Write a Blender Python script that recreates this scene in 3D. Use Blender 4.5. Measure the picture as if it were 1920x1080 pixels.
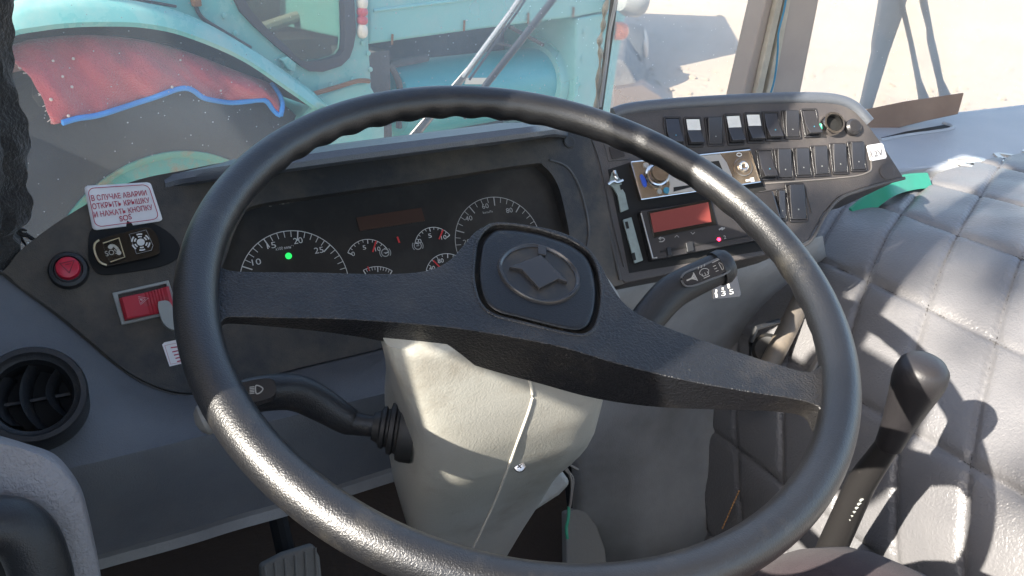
import bpy, bmesh, math, random
import numpy as np
from math import radians, sin, cos, pi, tan, atan2
random.seed(4); rng = np.random.default_rng(4)
for o in list(bpy.data.objects): bpy.data.objects.remove(o)
SC = bpy.context.scene; COL = SC.collection

# ------------------------------------------------------------------ camera, sky, sun, exposure
CAM = np.array([-0.28425702, -0.51720111, 1.02272741])
M = np.array([[0.8950238983, -0.1626212275, 0.4153150103],
              [-0.4449251735, -0.3906813449, 0.8058595887],
              [0.0312059513, -0.9060476936, -0.4220234182]])   # columns: right, down, forward
FPX = 1650.0
cd = bpy.data.cameras.new('camera'); cam = bpy.data.objects.new('camera', cd); COL.objects.link(cam)
import mathutils
R4 = mathutils.Matrix.Identity(4)
for r in range(3):
    R4[r][0] = M[r, 0]; R4[r][1] = -M[r, 1]; R4[r][2] = -M[r, 2]; R4[r][3] = CAM[r]
cam.matrix_world = R4
cd.sensor_fit = 'HORIZONTAL'; cd.sensor_width = 36; cd.lens = 36 * FPX / 1920
cd.clip_start = 0.02; cd.clip_end = 600
SC.camera = cam

SUN_EL = radians(33); SUN_BACK = radians(17)
SUND = np.array([-cos(SUN_EL) * cos(SUN_BACK), -cos(SUN_EL) * sin(SUN_BACK), sin(SUN_EL)])  # towards the sun
w = bpy.data.worlds.new('World'); SC.world = w; w.use_nodes = True
nt = w.node_tree; bgn = nt.nodes['Background']
sky = nt.nodes.new('ShaderNodeTexSky'); sky.sky_type = 'NISHITA'; sky.sun_disc = False
sky.sun_elevation = SUN_EL; sky.sun_rotation = atan2(SUND[0], SUND[1])
sky.air_density = 1.0; sky.dust_density = 2.0
nt.links.new(sky.outputs[0], bgn.inputs[0]); bgn.inputs[1].default_value = 0.13
sl = bpy.data.lights.new('sun', 'SUN'); sl.energy = 4.6; sl.angle = radians(0.5); sl.color = (1.0, 0.93, 0.82)
sun = bpy.data.objects.new('sun', sl); COL.objects.link(sun)
sun.rotation_euler = mathutils.Vector(SUND).to_track_quat('Z', 'Y').to_euler()
sun.location = (-5, -2, 6)
SC.view_settings.view_transform = 'Standard'; SC.view_settings.look = 'None'
SC.view_settings.exposure = 1.95; SC.view_settings.gamma = 1.0
SC.view_settings.use_curve_mapping = False

# ------------------------------------------------------------------ rays and planes
def ray(px, py):
    d = M @ np.array([(px - 960) / FPX, (py - 540) / FPX, 1.0]); return d / np.linalg.norm(d)
def nrm(v): v = np.array(v, float); return v / np.linalg.norm(v)
class Plane:
    def __init__(s, P, N, u=(1, 0, 0)):
        s.P = np.array(P, float); s.N = nrm(N)
        u = np.array(u, float); u = u - s.N * (u @ s.N); s.u = nrm(u); s.v = np.cross(s.N, s.u)
    def at(s, px, py, h=0.0):
        d = ray(px, py); P = s.P + s.N * h
        return CAM + d * (((P - CAM) @ s.N) / (d @ s.N))
    def uv(s, px, py, h=0.0):
        q = s.at(px, py, h) - s.P; return np.array([q @ s.u, q @ s.v])
    def w(s, u, v, h=0.0): return s.P + s.u * u + s.v * v + s.N * h
def on_y(px, py, Y): d = ray(px, py); return CAM + d * ((Y - CAM[1]) / d[1])
def on_x(px, py, X): d = ray(px, py); return CAM + d * ((X - CAM[0]) / d[0])
def on_z(px, py, Z): d = ray(px, py); return CAM + d * ((Z - CAM[2]) / d[2])
def smooth(pts, n=6, closed=False):
    P = [np.array(p, float) for p in pts]; out = []; L = len(P)
    rngk = range(L if closed else L - 1)
    for i in rngk:
        if closed: a, b, c, d = P[i - 1], P[i], P[(i + 1) % L], P[(i + 2) % L]
        else: a, b, c, d = P[max(i - 1, 0)], P[i], P[i + 1], P[min(i + 2, L - 1)]
        for k in range(n):
            t = k / n
            out.append(.5 * (2 * b + (c - a) * t + (2 * a - 5 * b + 4 * c - d) * t * t + (3 * b - a - 3 * c + d) * t ** 3))
    if not closed: out.append(P[-1])
    return out
def resample(pts, n):
    P = np.array(pts, float); d = np.r_[0, np.cumsum(np.linalg.norm(np.diff(P, axis=0), axis=1))]
    s = np.linspace(0, d[-1], n); return np.stack([np.interp(s, d, P[:, k]) for k in range(P.shape[1])], 1)
def rrect(w_, h_, r, n=5):
    out = []
    for cx, cy, a0 in ((w_/2-r, h_/2-r, 0), (-w_/2+r, h_/2-r, 90), (-w_/2+r, -h_/2+r, 180), (w_/2-r, -h_/2+r, 270)):
        for k in range(n + 1):
            a = radians(a0 + 90 * k / n); out.append((cx + r * cos(a), cy + r * sin(a)))
    return out

# ------------------------------------------------------------------ materials
def mat(name, col, rough=0.5, metal=0.0, spec=0.5, bump=None, var=None, dust=None, coat=0.0, emit=None, grain=None, sheen=0.0):
    """bump=(scale,dist) noise; grain=(scale,dist) leather cells; var=(col2,scale,amount); dust=(col,scale,lo,hi)"""
    m = bpy.data.materials.new(name); m.use_nodes = True; t = m.node_tree; N = t.nodes; L = t.links
    b = N['Principled BSDF']
    b.inputs['Base Color'].default_value = (*col, 1); b.inputs['Roughness'].default_value = rough
    b.inputs['Metallic'].default_value = metal; b.inputs['Specular IOR Level'].default_value = spec
    b.inputs['Coat Weight'].default_value = coat
    if sheen: b.inputs['Sheen Weight'].default_value = sheen
    if emit: b.inputs['Emission Color'].default_value = (*emit[0], 1); b.inputs['Emission Strength'].default_value = emit[1]
    tc = N.new('ShaderNodeTexCoord'); V = tc.outputs['Object']
    def noise(sc, det=4, ro=.6):
        n = N.new('ShaderNodeTexNoise'); n.inputs['Scale'].default_value = sc; n.inputs['Detail'].default_value = det
        n.inputs['Roughness'].default_value = ro; L.new(V, n.inputs['Vector']); return n.outputs['Fac']
    def ramp(f, lo, hi):
        r = N.new('ShaderNodeMapRange'); r.inputs[1].default_value = lo; r.inputs[2].default_value = hi; r.clamp = True
        L.new(f, r.inputs[0]); return r.outputs[0]
    cur = None
    def mixc(f, c2):
        nonlocal cur
        x = N.new('ShaderNodeMix'); x.data_type = 'RGBA'; L.new(f, x.inputs['Factor'])
        if cur is None: x.inputs['A'].default_value = (*col, 1)
        else: L.new(cur, x.inputs['A'])
        x.inputs['B'].default_value = (*c2, 1); cur = x.outputs['Result']
    if var:
        f = ramp(noise(var[1], 5), .35, .7); mu = N.new('ShaderNodeMath'); mu.operation = 'MULTIPLY'; L.new(f, mu.inputs[0]); mu.inputs[1].default_value = var[2]
        mixc(mu.outputs[0], var[0])
    if dust:
        for dd in (dust if isinstance(dust, list) else [dust]):
            f = ramp(noise(dd[1], 6, .7), dd[2], dd[3]); mixc(f, dd[0])
            if len(dd) > 4:
                rr = N.new('ShaderNodeMapRange'); rr.inputs[3].default_value = rough; rr.inputs[4].default_value = dd[4]; L.new(f, rr.inputs[0]); L.new(rr.outputs[0], b.inputs['Roughness'])
    if cur is not None: L.new(cur, b.inputs['Base Color'])
    h = None
    if grain:
        v = N.new('ShaderNodeTexVoronoi'); v.feature = 'SMOOTH_F1'; v.inputs['Scale'].default_value = grain[0]; v.inputs['Smoothness'].default_value = .35
        wn = N.new('ShaderNodeTexNoise'); wn.inputs['Scale'].default_value = grain[0] * .7; L.new(V, wn.inputs['Vector'])
        ad = N.new('ShaderNodeMix'); ad.data_type = 'VECTOR'; ad.inputs['Factor'].default_value = 2.2 / grain[0]
        L.new(V, ad.inputs['A']); L.new(wn.outputs['Color'], ad.inputs['B']); L.new(ad.outputs['Result'], v.inputs['Vector'])
        h = (v.outputs['Distance'], grain[1])
    prev = None
    for hh in ([h] if h else []) + ([(noise(bump[0], 3), bump[1])] if bump else []):
        bn = N.new('ShaderNodeBump'); bn.inputs['Strength'].default_value = 1.0; bn.inputs['Distance'].default_value = hh[1]
        L.new(hh[0], bn.inputs['Height'])
        if prev: L.new(prev, bn.inputs['Normal'])
        prev = bn.outputs[0]
    if prev: L.new(prev, b.inputs['Normal'])
    return m
DUST = (.16, .13, .095)
m_rim = mat('wheel_plastic', (.0085, .0088, .0102), .38, spec=.8, grain=(860, .00017), bump=(30, .0003), dust=[((.006, .0062, .007), 9, .42, .66, .25), ((.05, .045, .036), 14, .55, .85, .55), (DUST, 60, .68, 1.0, .6)])
m_spoke = mat('spoke_plastic', (.0095, .0102, .0122), .40, spec=.5, grain=(520, .00065), dust=[((.06, .052, .042), 12, .45, 1.0, .6), ((.3, .25, .18), 900, .76, .86, .7)])
m_pad = mat('pad_plastic', (.0085, .0095, .0115), .36, spec=.4, grain=(900, .0002), dust=[(DUST, 30, .62, 1.3, .6), ((.35, .3, .22), 1400, .72, .8, .7)])
m_groove = mat('dusty_groove', (.02, .018, .015), .8, dust=((.10, .078, .05), 70, .52, .95))
m_emblem = mat('emblem_plastic', (.026, .026, .028), .24, dust=(DUST, 90, .62, 1.1))
m_fascia = mat('fascia_plastic', (.024, .0245, .026), .5, spec=.45, grain=(800, .0003), dust=[((.13, .105, .075), 6, .42, .74, .8), ((.2, .17, .12), 700, .72, .84, .8)])
m_hood = mat('hood_plastic', (.078, .087, .102), .36, spec=.8, grain=(900, .0003), dust=((.2, .2, .19), 25, .60, 1.0, .6))
m_dark = mat('dark_recess', (.006, .006, .006), .8)
m_lens = mat('cluster_lens', (.020, .0195, .0185), .3, spec=.35, dust=[((.055, .051, .045), 14, .45, .9, .5), ((.16, .14, .11), 260, .70, .80, .6)])
m_dash = mat('dash_plastic', (.128, .134, .144), .5, grain=(700, .0003), var=((.078, .083, .093), 9, .8), dust=[((.3, .28, .25), 170, .72, .78), ((.15, .145, .14), 4, .45, .8)])
m_dashtop = mat('dash_top_plastic', (.30, .32, .35), .45, grain=(500, .0004), var=((.36, .375, .40), 6, .8))
m_grey = mat('grey_plastic', (.30, .29, .28), .5, grain=(600, .0003), var=((.13, .125, .12), 6, .8), dust=((.05, .045, .04), 80, .68, .8))
m_lip = mat('lip_plastic', (.22, .21, .19), .5, grain=(600, .0003), var=((.14, .13, .12), 12, .8))
m_door = mat('door_plastic', (.27, .26, .27), .5, grain=(420, .0007), var=((.21, .20, .205), 14, .8), dust=((.10, .09, .08), 220, .68, .78))
m_cream = mat('cream_plastic', (.345, .338, .30), .36, grain=(520, .00016), var=((.30, .29, .25), 14, .7), dust=[((.14, .10, .05), 38, .69, .76), ((.16, .135, .10), 9, .52, .85), ((.12, .10, .07), 130, .70, .78)])
m_seam = mat('seam', (.55, .52, .45), .5)
m_stalk = mat('stalk_plastic', (.02, .021, .023), .4, grain=(900, .0002), dust=(DUST, 50, .62, 1.0))
m_rubber = mat('boot_rubber', (.014, .014, .014), .55, dust=(DUST, 60, .55, 1.0))
m_chrome = mat('chrome', (.75, .72, .68), .15, metal=1.0)
m_screw = mat('screw_steel', (.6, .58, .55), .25, metal=1.0)
m_radio = mat('radio_face', (.42, .36, .29), .25, metal=.85, var=((.30, .22, .15), 40, .8))
m_silver = mat('radio_silver', (.55, .53, .49), .35, metal=.6)
m_bracket = mat('zinc_bracket', (.30, .36, .34), .45, metal=.5, var=((.2, .22, .2), 120, .6))
m_console = mat('console_plastic', (.052, .047, .047), .5, grain=(800, .0003), dust=[((.11, .095, .085), 10, .40, .95, .7), ((.2, .18, .16), 600, .72, .82)])
m_switch = mat('switch_plastic', (.030, .029, .031), .27, spec=.7, dust=((.10, .095, .09), 600, .66, 1.0, .5))
m_white = mat('white_plastic', (.72, .71, .66), .45, var=((.55, .53, .48), 120, .6))
m_paper = mat('sticker_paper', (.80, .78, .78), .45, var=((.66, .64, .64), 30, .6), bump=(40, .0003))
m_redink = mat('red_ink', (.42, .035, .07), .6)
m_redbtn = mat('red_button', (.55, .015, .045), .35, var=((.4, .01, .03), 60, .6))
m_redrock = mat('red_rocker', (.42, .025, .04), .42, dust=((.2, .12, .1), 70, .55, 1.0))
m_ink = mat('white_ink', (.62, .61, .58), .6)
m_dimink = mat('dim_ink', (.36, .35, .33), .6)
m_sosbody = mat('sos_plastic', (.008, .008, .008), .12, spec=.6)
m_gold = mat('brass_edge', (.62, .52, .33), .35, metal=.5)
m_needle = mat('needle_red', (.62, .03, .03), .5)
m_amber = mat('amber_display', (.045, .017, .008), .35)
m_rdisp = mat('red_display', (.17, .036, .030), .35, emit=((.5, .06, .04), .015))
m_led = mat('red_led', (.8, .02, .05), .3, emit=((1, .02, .06), 3.0))
m_gled = mat('green_lamp', (.02, .5, .1), .3, emit=((.02, .8, .12), .32))
m_gray = mat('soft_grey', (.30, .31, .29), .5)
m_blue = mat('blue_plastic', (.03, .09, .5), .3)
m_teal = mat('teal_dot', (.05, .22, .32), .3)
m_quilt = mat('quilt_leather', (.150, .147, .150), .36, spec=.6, grain=(300, .0005), bump=(40, .0006), var=((.115, .115, .122), 7, .7), dust=[((.24, .17, .11), 24, .70, .84, .6), ((.22, .20, .18), 300, .70, .80)])
m_piping = mat('piping', (.03, .03, .034), .45, grain=(300, .0006))
m_thread = mat('orange_thread', (.55, .28, .10), .8)
m_green = mat('green_tape', (.02, .22, .125), .4, var=((.02, .26, .16), 30, .6))
m_curtain = mat('curtain_cloth', (.018, .017, .016), .95, bump=(220, .004), var=((.05, .045, .04), 22, .8), sheen=.2)
m_trouser = mat('trouser_cloth', (.026, .016, .020), .9, bump=(900, .0006), var=((.036, .024, .028), 60, .7), sheen=.04)
m_pedal = mat('pedal_rubber', (.24, .225, .20), .8, bump=(120, .001))
m_mud = mat('footwell_floor', (.055, .036, .024), .85, bump=(60, .003), var=((.06, .04, .026), 8, .8))
m_steel = mat('dusty_steel', (.16, .14, .12), .45, metal=.3, dust=((.3, .24, .17), 20, .45, .8))
# outside
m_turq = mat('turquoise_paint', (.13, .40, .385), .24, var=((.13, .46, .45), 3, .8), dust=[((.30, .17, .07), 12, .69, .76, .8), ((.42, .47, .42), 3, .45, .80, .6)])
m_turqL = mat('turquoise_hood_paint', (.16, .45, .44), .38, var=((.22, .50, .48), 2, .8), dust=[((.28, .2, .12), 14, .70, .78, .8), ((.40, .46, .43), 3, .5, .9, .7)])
m_tank = mat('tank_paint', (.02, .30, .34), .35, var=((.05, .36, .4), 5, .8), dust=((.3, .3, .25), 20, .64, .9))
m_tyre = mat('tyre_rubber', (.022, .024, .026), .75, bump=(30, .004), var=((.040, .042, .044), 5, .8))
m_mat = mat('red_mat', (.41, .068, .095), .95, bump=(150, .006), var=((.42, .09, .11), 22, .7), dust=[((.17, .03, .05), 6, .48, .75), ((.45, .22, .2), 260, .68, .8)], sheen=.4)
m_edge = mat('blue_edging', (.03, .24, .68), .8, bump=(300, .002))
m_seal = mat('window_rubber', (.04, .038, .042), .7)
m_rust = mat('rust', (.22, .11, .05), .85, bump=(40, .003), var=((.12, .06, .03), 12, .8))
m_engine = mat('engine_grime', (.055, .055, .058), .75, bump=(20, .006), var=((.11, .10, .09), 6, .8))
m_lampw = mat('lamp_white', (.7, .68, .6), .25)
m_lampr = mat('lamp_red', (.50, .10, .12), .3)
m_lampo = mat('lamp_orange', (.70, .24, .12), .3)
m_sand = mat('sand', (.36, .288, .212), .95, bump=(6, .02), var=((.41, .335, .25), .35, .9), dust=[((.31, .245, .178), 1.6, .55, .80), ((.30, .236, .172), 14, .66, .82)])
m_pillar = mat('pillar_paint', (.32, .275, .25), .5, var=((.40, .35, .31), 6, .8))
m_pillarL = mat('pillar_seal', (.50, .46, .38), .45, var=((.3, .27, .22), 18, .8))
m_roof = mat('roof_lining', (.30, .295, .29), .8)
m_wiper = mat('wiper_metal', (.09, .09, .095), .4, metal=.2)
m_wiperS = mat('wiper_steel', (.55, .52, .47), .25, metal=.7)
m_brown = mat('brown_board', (.17, .115, .085), .7, var=((.24, .17, .13), 9, .8), bump=(30, .002))
m_leaf = mat('leaf', (.05, .09, .025), .6)
m_bark = mat('bark', (.12, .09, .06), .9, bump=(20, .01))

def glass(name, tint, dust_amt, speck=True, gloss=0.05):
    m = bpy.data.materials.new(name); m.use_nodes = True; t = m.node_tree; N = t.nodes; L = t.links
    N.remove(N['Principled BSDF']); out = N['Material Output']
    tr = N.new('ShaderNodeBsdfTransparent'); tr.inputs[0].default_value = (*tint, 1)
    gl = N.new('ShaderNodeBsdfGlossy'); gl.inputs['Roughness'].default_value = .02
    fr = N.new('ShaderNodeFresnel'); fr.inputs[0].default_value = 1.35
    mx = N.new('ShaderNodeMixShader'); L.new(fr.outputs[0], mx.inputs[0]); L.new(tr.outputs[0], mx.inputs[1]); L.new(gl.outputs[0], mx.inputs[2])
    di = N.new('ShaderNodeBsdfDiffuse'); di.inputs[0].default_value = (.53, .57, .60, 1)
    tl = N.new('ShaderNodeBsdfTranslucent'); tl.inputs[0].default_value = (.63, .68, .72, 1)
    ad = N.new('ShaderNodeMixShader'); ad.inputs[0].default_value = .6; L.new(di.outputs[0], ad.inputs[1]); L.new(tl.outputs[0], ad.inputs[2])
    tc = N.new('ShaderNodeTexCoord')
    n1 = N.new('ShaderNodeTexNoise'); n1.inputs['Scale'].default_value = 5; n1.inputs['Detail'].default_value = 5; L.new(tc.outputs['Object'], n1.inputs['Vector'])
    r1 = N.new('ShaderNodeMapRange'); r1.inputs[1].default_value = .3; r1.inputs[2].default_value = .75; r1.inputs[3].default_value = dust_amt * .75; r1.inputs[4].default_value = dust_amt * 1.25
    L.new(n1.outputs['Fac'], r1.inputs[0]); f = r1.outputs[0]
    if speck:   # veil thickens to the right, glare imitated in the glass colour
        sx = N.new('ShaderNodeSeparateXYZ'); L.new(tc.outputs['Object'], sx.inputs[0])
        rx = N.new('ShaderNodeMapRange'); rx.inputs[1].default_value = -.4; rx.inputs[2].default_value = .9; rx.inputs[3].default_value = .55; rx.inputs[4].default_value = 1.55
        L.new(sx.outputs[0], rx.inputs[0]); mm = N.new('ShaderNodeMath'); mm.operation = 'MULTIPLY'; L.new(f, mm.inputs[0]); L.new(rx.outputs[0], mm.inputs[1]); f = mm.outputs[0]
    if speck:
        for sc, th, amp in ((130, .16, .35), (55, .085, .45)):
            vo = N.new('ShaderNodeTexVoronoi'); vo.inputs['Scale'].default_value = sc; L.new(tc.outputs['Object'], vo.inputs['Vector'])
            r2 = N.new('ShaderNodeMapRange'); r2.inputs[1].default_value = th; r2.inputs[2].default_value = th * .4; r2.inputs[3].default_value = 0; r2.inputs[4].default_value = amp
            L.new(vo.outputs['Distance'], r2.inputs[0])
            sep = N.new('ShaderNodeSeparateColor'); L.new(vo.outputs['Color'], sep.inputs[0])
            gt = N.new('ShaderNodeMath'); gt.operation = 'GREATER_THAN'; gt.inputs[1].default_value = .75; L.new(sep.outputs[0], gt.inputs[0])
            mu = N.new('ShaderNodeMath'); mu.operation = 'MULTIPLY'; L.new(r2.outputs[0], mu.inputs[0]); L.new(gt.outputs[0], mu.inputs[1])
            a2 = N.new('ShaderNodeMath'); a2.operation = 'ADD'; a2.use_clamp = True; L.new(f, a2.inputs[0]); L.new(mu.outputs[0], a2.inputs[1]); f = a2.outputs[0]
    m2 = N.new('ShaderNodeMixShader'); L.new(f, m2.inputs[0]); L.new(mx.outputs[0], m2.inputs[1]); L.new(ad.outputs[0], m2.inputs[2])
    L.new(m2.outputs[0], out.inputs[0]); return m
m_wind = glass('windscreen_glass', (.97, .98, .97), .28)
m_clear = glass('clear_cover', (.96, .95, .92), .012, speck=False)

# ------------------------------------------------------------------ objects
ORG = {}
def link(o): COL.objects.link(o); return o
def tag(o, label=None, cat=None, group=None, kind=None):
    if label: o['label'] = label
    if cat: o['category'] = cat
    if group: o['group'] = group
    if kind: o['kind'] = kind
    return o
def thing(name, loc, label, cat, group=None):
    o = bpy.data.objects.new(name, None); o.empty_display_size = .03; link(o); o.location = tuple(float(x) for x in loc)
    ORG[o.name] = np.array(loc, float); return tag(o, label, cat, group)
def mk(name, bm, m, parent=None, bevel=0, seg=3, sub=0, solid=0, local=False, flat=False, angle=35):
    me = bpy.data.meshes.new(name)
    org = ORG.get(parent.name, np.zeros(3)) if parent else np.zeros(3)
    if not local and parent: bmesh.ops.translate(bm, verts=bm.verts, vec=tuple(-org))
    for f in bm.faces: f.smooth = not flat
    if not flat and not bevel and not sub:
        for e in bm.edges:
            if len(e.link_faces) == 2 and e.calc_face_angle(0) > radians(angle): e.smooth = False
    bm.to_mesh(me); bm.free(); me.materials.append(m)
    o = bpy.data.objects.new(name, me); link(o)
    if parent: o.parent = parent
    ORG[o.name] = org
    if solid:
        s = o.modifiers.new('solid', 'SOLIDIFY'); s.thickness = solid; s.offset = -1
    if bevel:
        b = o.modifiers.new('bevel', 'BEVEL'); b.width = bevel; b.segments = seg; b.limit_method = 'ANGLE'; b.angle_limit = radians(40)
        wn = o.modifiers.new('wn', 'WEIGHTED_NORMAL'); wn.keep_sharp = True
    if sub:
        s = o.modifiers.new('sub', 'SUBSURF'); s.levels = sub; s.render_levels = sub
    return o
def add_prism(bm, loop, vec, holes=(), taper=None):
    loop = [np.array(p, float) for p in loop]; edges = []; tops = []
    for lp in [loop] + [list(h) for h in holes]:
        vs = [bm.verts.new(tuple(p)) for p in lp]; tops.append(vs)
        edges += [bm.edges.new((vs[i], vs[(i + 1) % len(vs)])) for i in range(len(vs))]
    n = -nrm(vec)
    r = bmesh.ops.triangle_fill(bm, use_beauty=True, use_dissolve=False, edges=edges, normal=tuple(n))
    fs = [g for g in r['geom'] if isinstance(g, bmesh.types.BMFace)]
    bots = []
    for vs in tops:
        bt = [bm.verts.new(tuple(np.array(v.co) + np.array(vec))) for v in vs]; bots.append(bt)
        for i in range(len(vs)):
            j = (i + 1) % len(vs); bm.faces.new((vs[i], vs[j], bt[j], bt[i]))
    mp = {v: b for vs, bt in zip(tops, bots) for v, b in zip(vs, bt)}
    for f in fs:
        try: bm.faces.new([mp[v] for v in reversed(f.verts)])
        except (KeyError, ValueError): pass
    bmesh.ops.recalc_face_normals(bm, faces=bm.faces)
    return tops, bots
def prism(loop, vec, holes=()):
    bm = bmesh.new(); add_prism(bm, loop, vec, holes); return bm
def pprism(pl, pts, h, d, n=0, holes=()):
    """pixel outline on plane pl at height h, going d metres back into the surface"""
    P = smooth(pts, n, True) if n else pts
    H = [[pl.at(*q, h) for q in (smooth(hh, n, True) if n else hh)] for hh in holes]
    return prism([pl.at(*q, h) for q in P], -pl.N * d, H)
def uprism(pl, pts, c, h, d, ang=0, holes=()):
    """metre outline around pixel centre c"""
    cu = pl.uv(*c, h); ca, sa = cos(ang), sin(ang)
    f = lambda q: pl.w(cu[0] + q[0] * ca - q[1] * sa, cu[1] + q[0] * sa + q[1] * ca, h)
    return prism([f(q) for q in pts], -pl.N * d, [[f(q) for q in hh] for hh in holes])
def add_lathe(bm, c, ax, prof, n=32, u=None, a0=0, a1=2 * pi, su=1.0, cap0=True, cap1=True):
    ax = nrm(ax); u = nrm(np.cross(ax, [.3, .2, .9])) if u is None else nrm(np.array(u) - ax * (np.array(u) @ ax)); v = np.cross(ax, u)
    full = abs(a1 - a0 - 2 * pi) < 1e-6; k = n if full else n + 1; rings = []
    for r, z in prof:
        rings.append([bm.verts.new(tuple(np.array(c) + ax * z + r * (u * su * cos(a0 + (a1 - a0) * i / n) + v * sin(a0 + (a1 - a0) * i / n)))) for i in range(k)])
    for A, B in zip(rings, rings[1:]):
        for i in range(n): j = (i + 1) % k; bm.faces.new((A[i], A[j], B[j], B[i]))
    if full:
        for rg, fl in ((rings[0], True), (rings[-1], False))[0 if cap0 else 1:2 if cap1 else 1]:
            try: bm.faces.new(list(reversed(rg)) if fl else rg)
            except ValueError: pass
    bmesh.ops.recalc_face_normals(bm, faces=bm.faces)
def lathe(*a, **k): bm = bmesh.new(); add_lathe(bm, *a, **k); return bm
def add_loft(bm, rows, closed_u=False, caps=False):
    R = [[bm.verts.new(tuple(p)) for p in r] for r in rows]; n = len(R[0])
    for A, B in zip(R, R[1:]):
        for i in range(n if closed_u else n - 1): j = (i + 1) % n; bm.faces.new((A[i], A[j], B[j], B[i]))
    if caps: bm.faces.new(list(reversed(R[0]))); bm.faces.new(R[-1])
    bmesh.ops.recalc_face_normals(bm, faces=bm.faces)
def loft(rows, closed_u=False, caps=False): bm = bmesh.new(); add_loft(bm, rows, closed_u, caps); return bm
def add_tube(bm, pts, rad, n=12, flat=1.0, up=(0, 0, 1), caps=True):
    P = [np.array(p, float) for p in pts]; rows = []
    rad = [rad] * len(P) if np.isscalar(rad) else list(rad); flat = [flat] * len(P) if np.isscalar(flat) else list(flat)
    for i, p in enumerate(P):
        t = nrm(P[min(i + 1, len(P) - 1)] - P[max(i - 1, 0)])
        u = np.cross(t, up)
        if np.linalg.norm(u) < 1e-4: u = np.cross(t, [1, 0, .2])
        u = nrm(u); v = np.cross(u, t)
        rows.append([p + rad[i] * (u * cos(2 * pi * k / n) + v * flat[i] * sin(2 * pi * k / n)) for k in range(n)])
    add_loft(bm, rows, True, caps)
def tube(*a, **k): bm = bmesh.new(); add_tube(bm, *a, **k); return bm
def add_box(bm, c, ax, half):
    ax = [nrm(a) for a in ax]; c = np.array(c, float); vs = []
    for i in (-1, 1):
        for j in (-1, 1):
            for k in (-1, 1): vs.append(bm.verts.new(tuple(c + ax[0] * i * half[0] + ax[1] * j * half[1] + ax[2] * k * half[2])))
    for f in ((0, 1, 3, 2), (4, 6, 7, 5), (0, 4, 5, 1), (2, 3, 7, 6), (0, 2, 6, 4), (1, 5, 7, 3)): bm.faces.new([vs[i] for i in f])
    bmesh.ops.recalc_face_normals(bm, faces=bm.faces)
def box(*a): bm = bmesh.new(); add_box(bm, *a); return bm
XYZ = ((1, 0, 0), (0, 1, 0), (0, 0, 1))
def abox(lo, hi): lo = np.array(lo, float); hi = np.array(hi, float); return box((lo + hi) / 2, XYZ, (hi - lo) / 2)
def add_stroke(bm, pts, wd, N, closed=False, th=.0003):
    """flat painted line of width wd with normal N"""
    P = [np.array(p, float) for p in pts]; L = len(P); A, B = [], []
    for i in range(L):
        a = P[i - 1] if (i or closed) else P[i]; b = P[(i + 1) % L] if (i < L - 1 or closed) else P[i]
        s = nrm(np.cross(N, nrm(b - a))); A.append(bm.verts.new(tuple(P[i] + s * wd / 2))); B.append(bm.verts.new(tuple(P[i] - s * wd / 2)))
    for i in range(L if closed else L - 1): j = (i + 1) % L; bm.faces.new((A[i], B[i], B[j], A[j]))
def text_bm(bm, s, P0, u, v, width=None, height=None, align='LEFT', bold=0.0):
    cu = bpy.data.curves.new('t', 'FONT'); cu.body = s; cu.align_x = align; cu.resolution_u = 3; cu.offset = bold
    o = bpy.data.objects.new('t', cu); link(o); bpy.context.view_layer.update()
    dg = bpy.context.evaluated_depsgraph_get(); me = bpy.data.meshes.new_from_object(o.evaluated_get(dg))
    xs = [q.co.x for q in me.vertices] or [0, 1]; ys = [q.co.y for q in me.vertices] or [0, 1]
    W_ = max(xs) - min(xs); H_ = max(ys) - min(ys); x0 = min(xs) if align == 'LEFT' else (min(xs) + max(xs)) / 2
    sy = height / H_ if height else width / W_; sx = width / W_ if width else sy
    vs = [bm.verts.new(tuple(np.array(P0) + np.array(u) * (q.co.x - x0) * sx + np.array(v) * (q.co.y - min(ys)) * sy)) for q in me.vertices]
    for p in me.polygons:
        try: bm.faces.new([vs[i] for i in p.vertices])
        except ValueError: pass
    bpy.data.objects.remove(o); bpy.data.meshes.remove(me); bpy.data.curves.remove(cu)
def ptext(bm, pl, s, p0, p1, hpx, h):
    a = pl.at(*p0, h); b = pl.at(*p1, h); u = nrm(b - a); v = np.cross(pl.N, u)
    hh = abs(hpx) / FPX * np.linalg.norm(a - CAM) / max(.35, abs(np.linalg.norm(v - ray(*p0) * (v @ ray(*p0)))))
    text_bm(bm, s, a, u, v, width=np.linalg.norm(b - a), height=hh)

# ------------------------------------------------------------------ planes of the cab
WC = np.array([0, 0, .75]); TW = radians(22)
WH = Plane(WC, (0, -sin(TW), cos(TW)))
FA = Plane((.284, .30, .583), (0, -cos(radians(33)), sin(radians(33))))
_A, _B, _D = np.array([.327, .414, .76]), np.array([.654, .325, .76]), np.array([.284, .30, .583])
CO = Plane(_A, np.cross(_D - _A, _B - _A), _B - _A)
if CO.N @ (CAM - CO.P) < 0: CO = Plane(_A, -CO.N, _B - _A)
GZ = -.85                                             # outdoor ground, the cab floor is z = 0

# ------------------------------------------------------------------ ground
bm = bmesh.new(); bmesh.ops.create_grid(bm, x_segments=60, y_segments=60, size=150)
for v in bm.verts: v.co.z = GZ + .02 * sin(v.co.x * .7) * cos(v.co.y * .9) + float(rng.normal(0, .008)); v.co.y += 60
tag(mk('ground', bm, m_sand), kind='structure')

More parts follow.
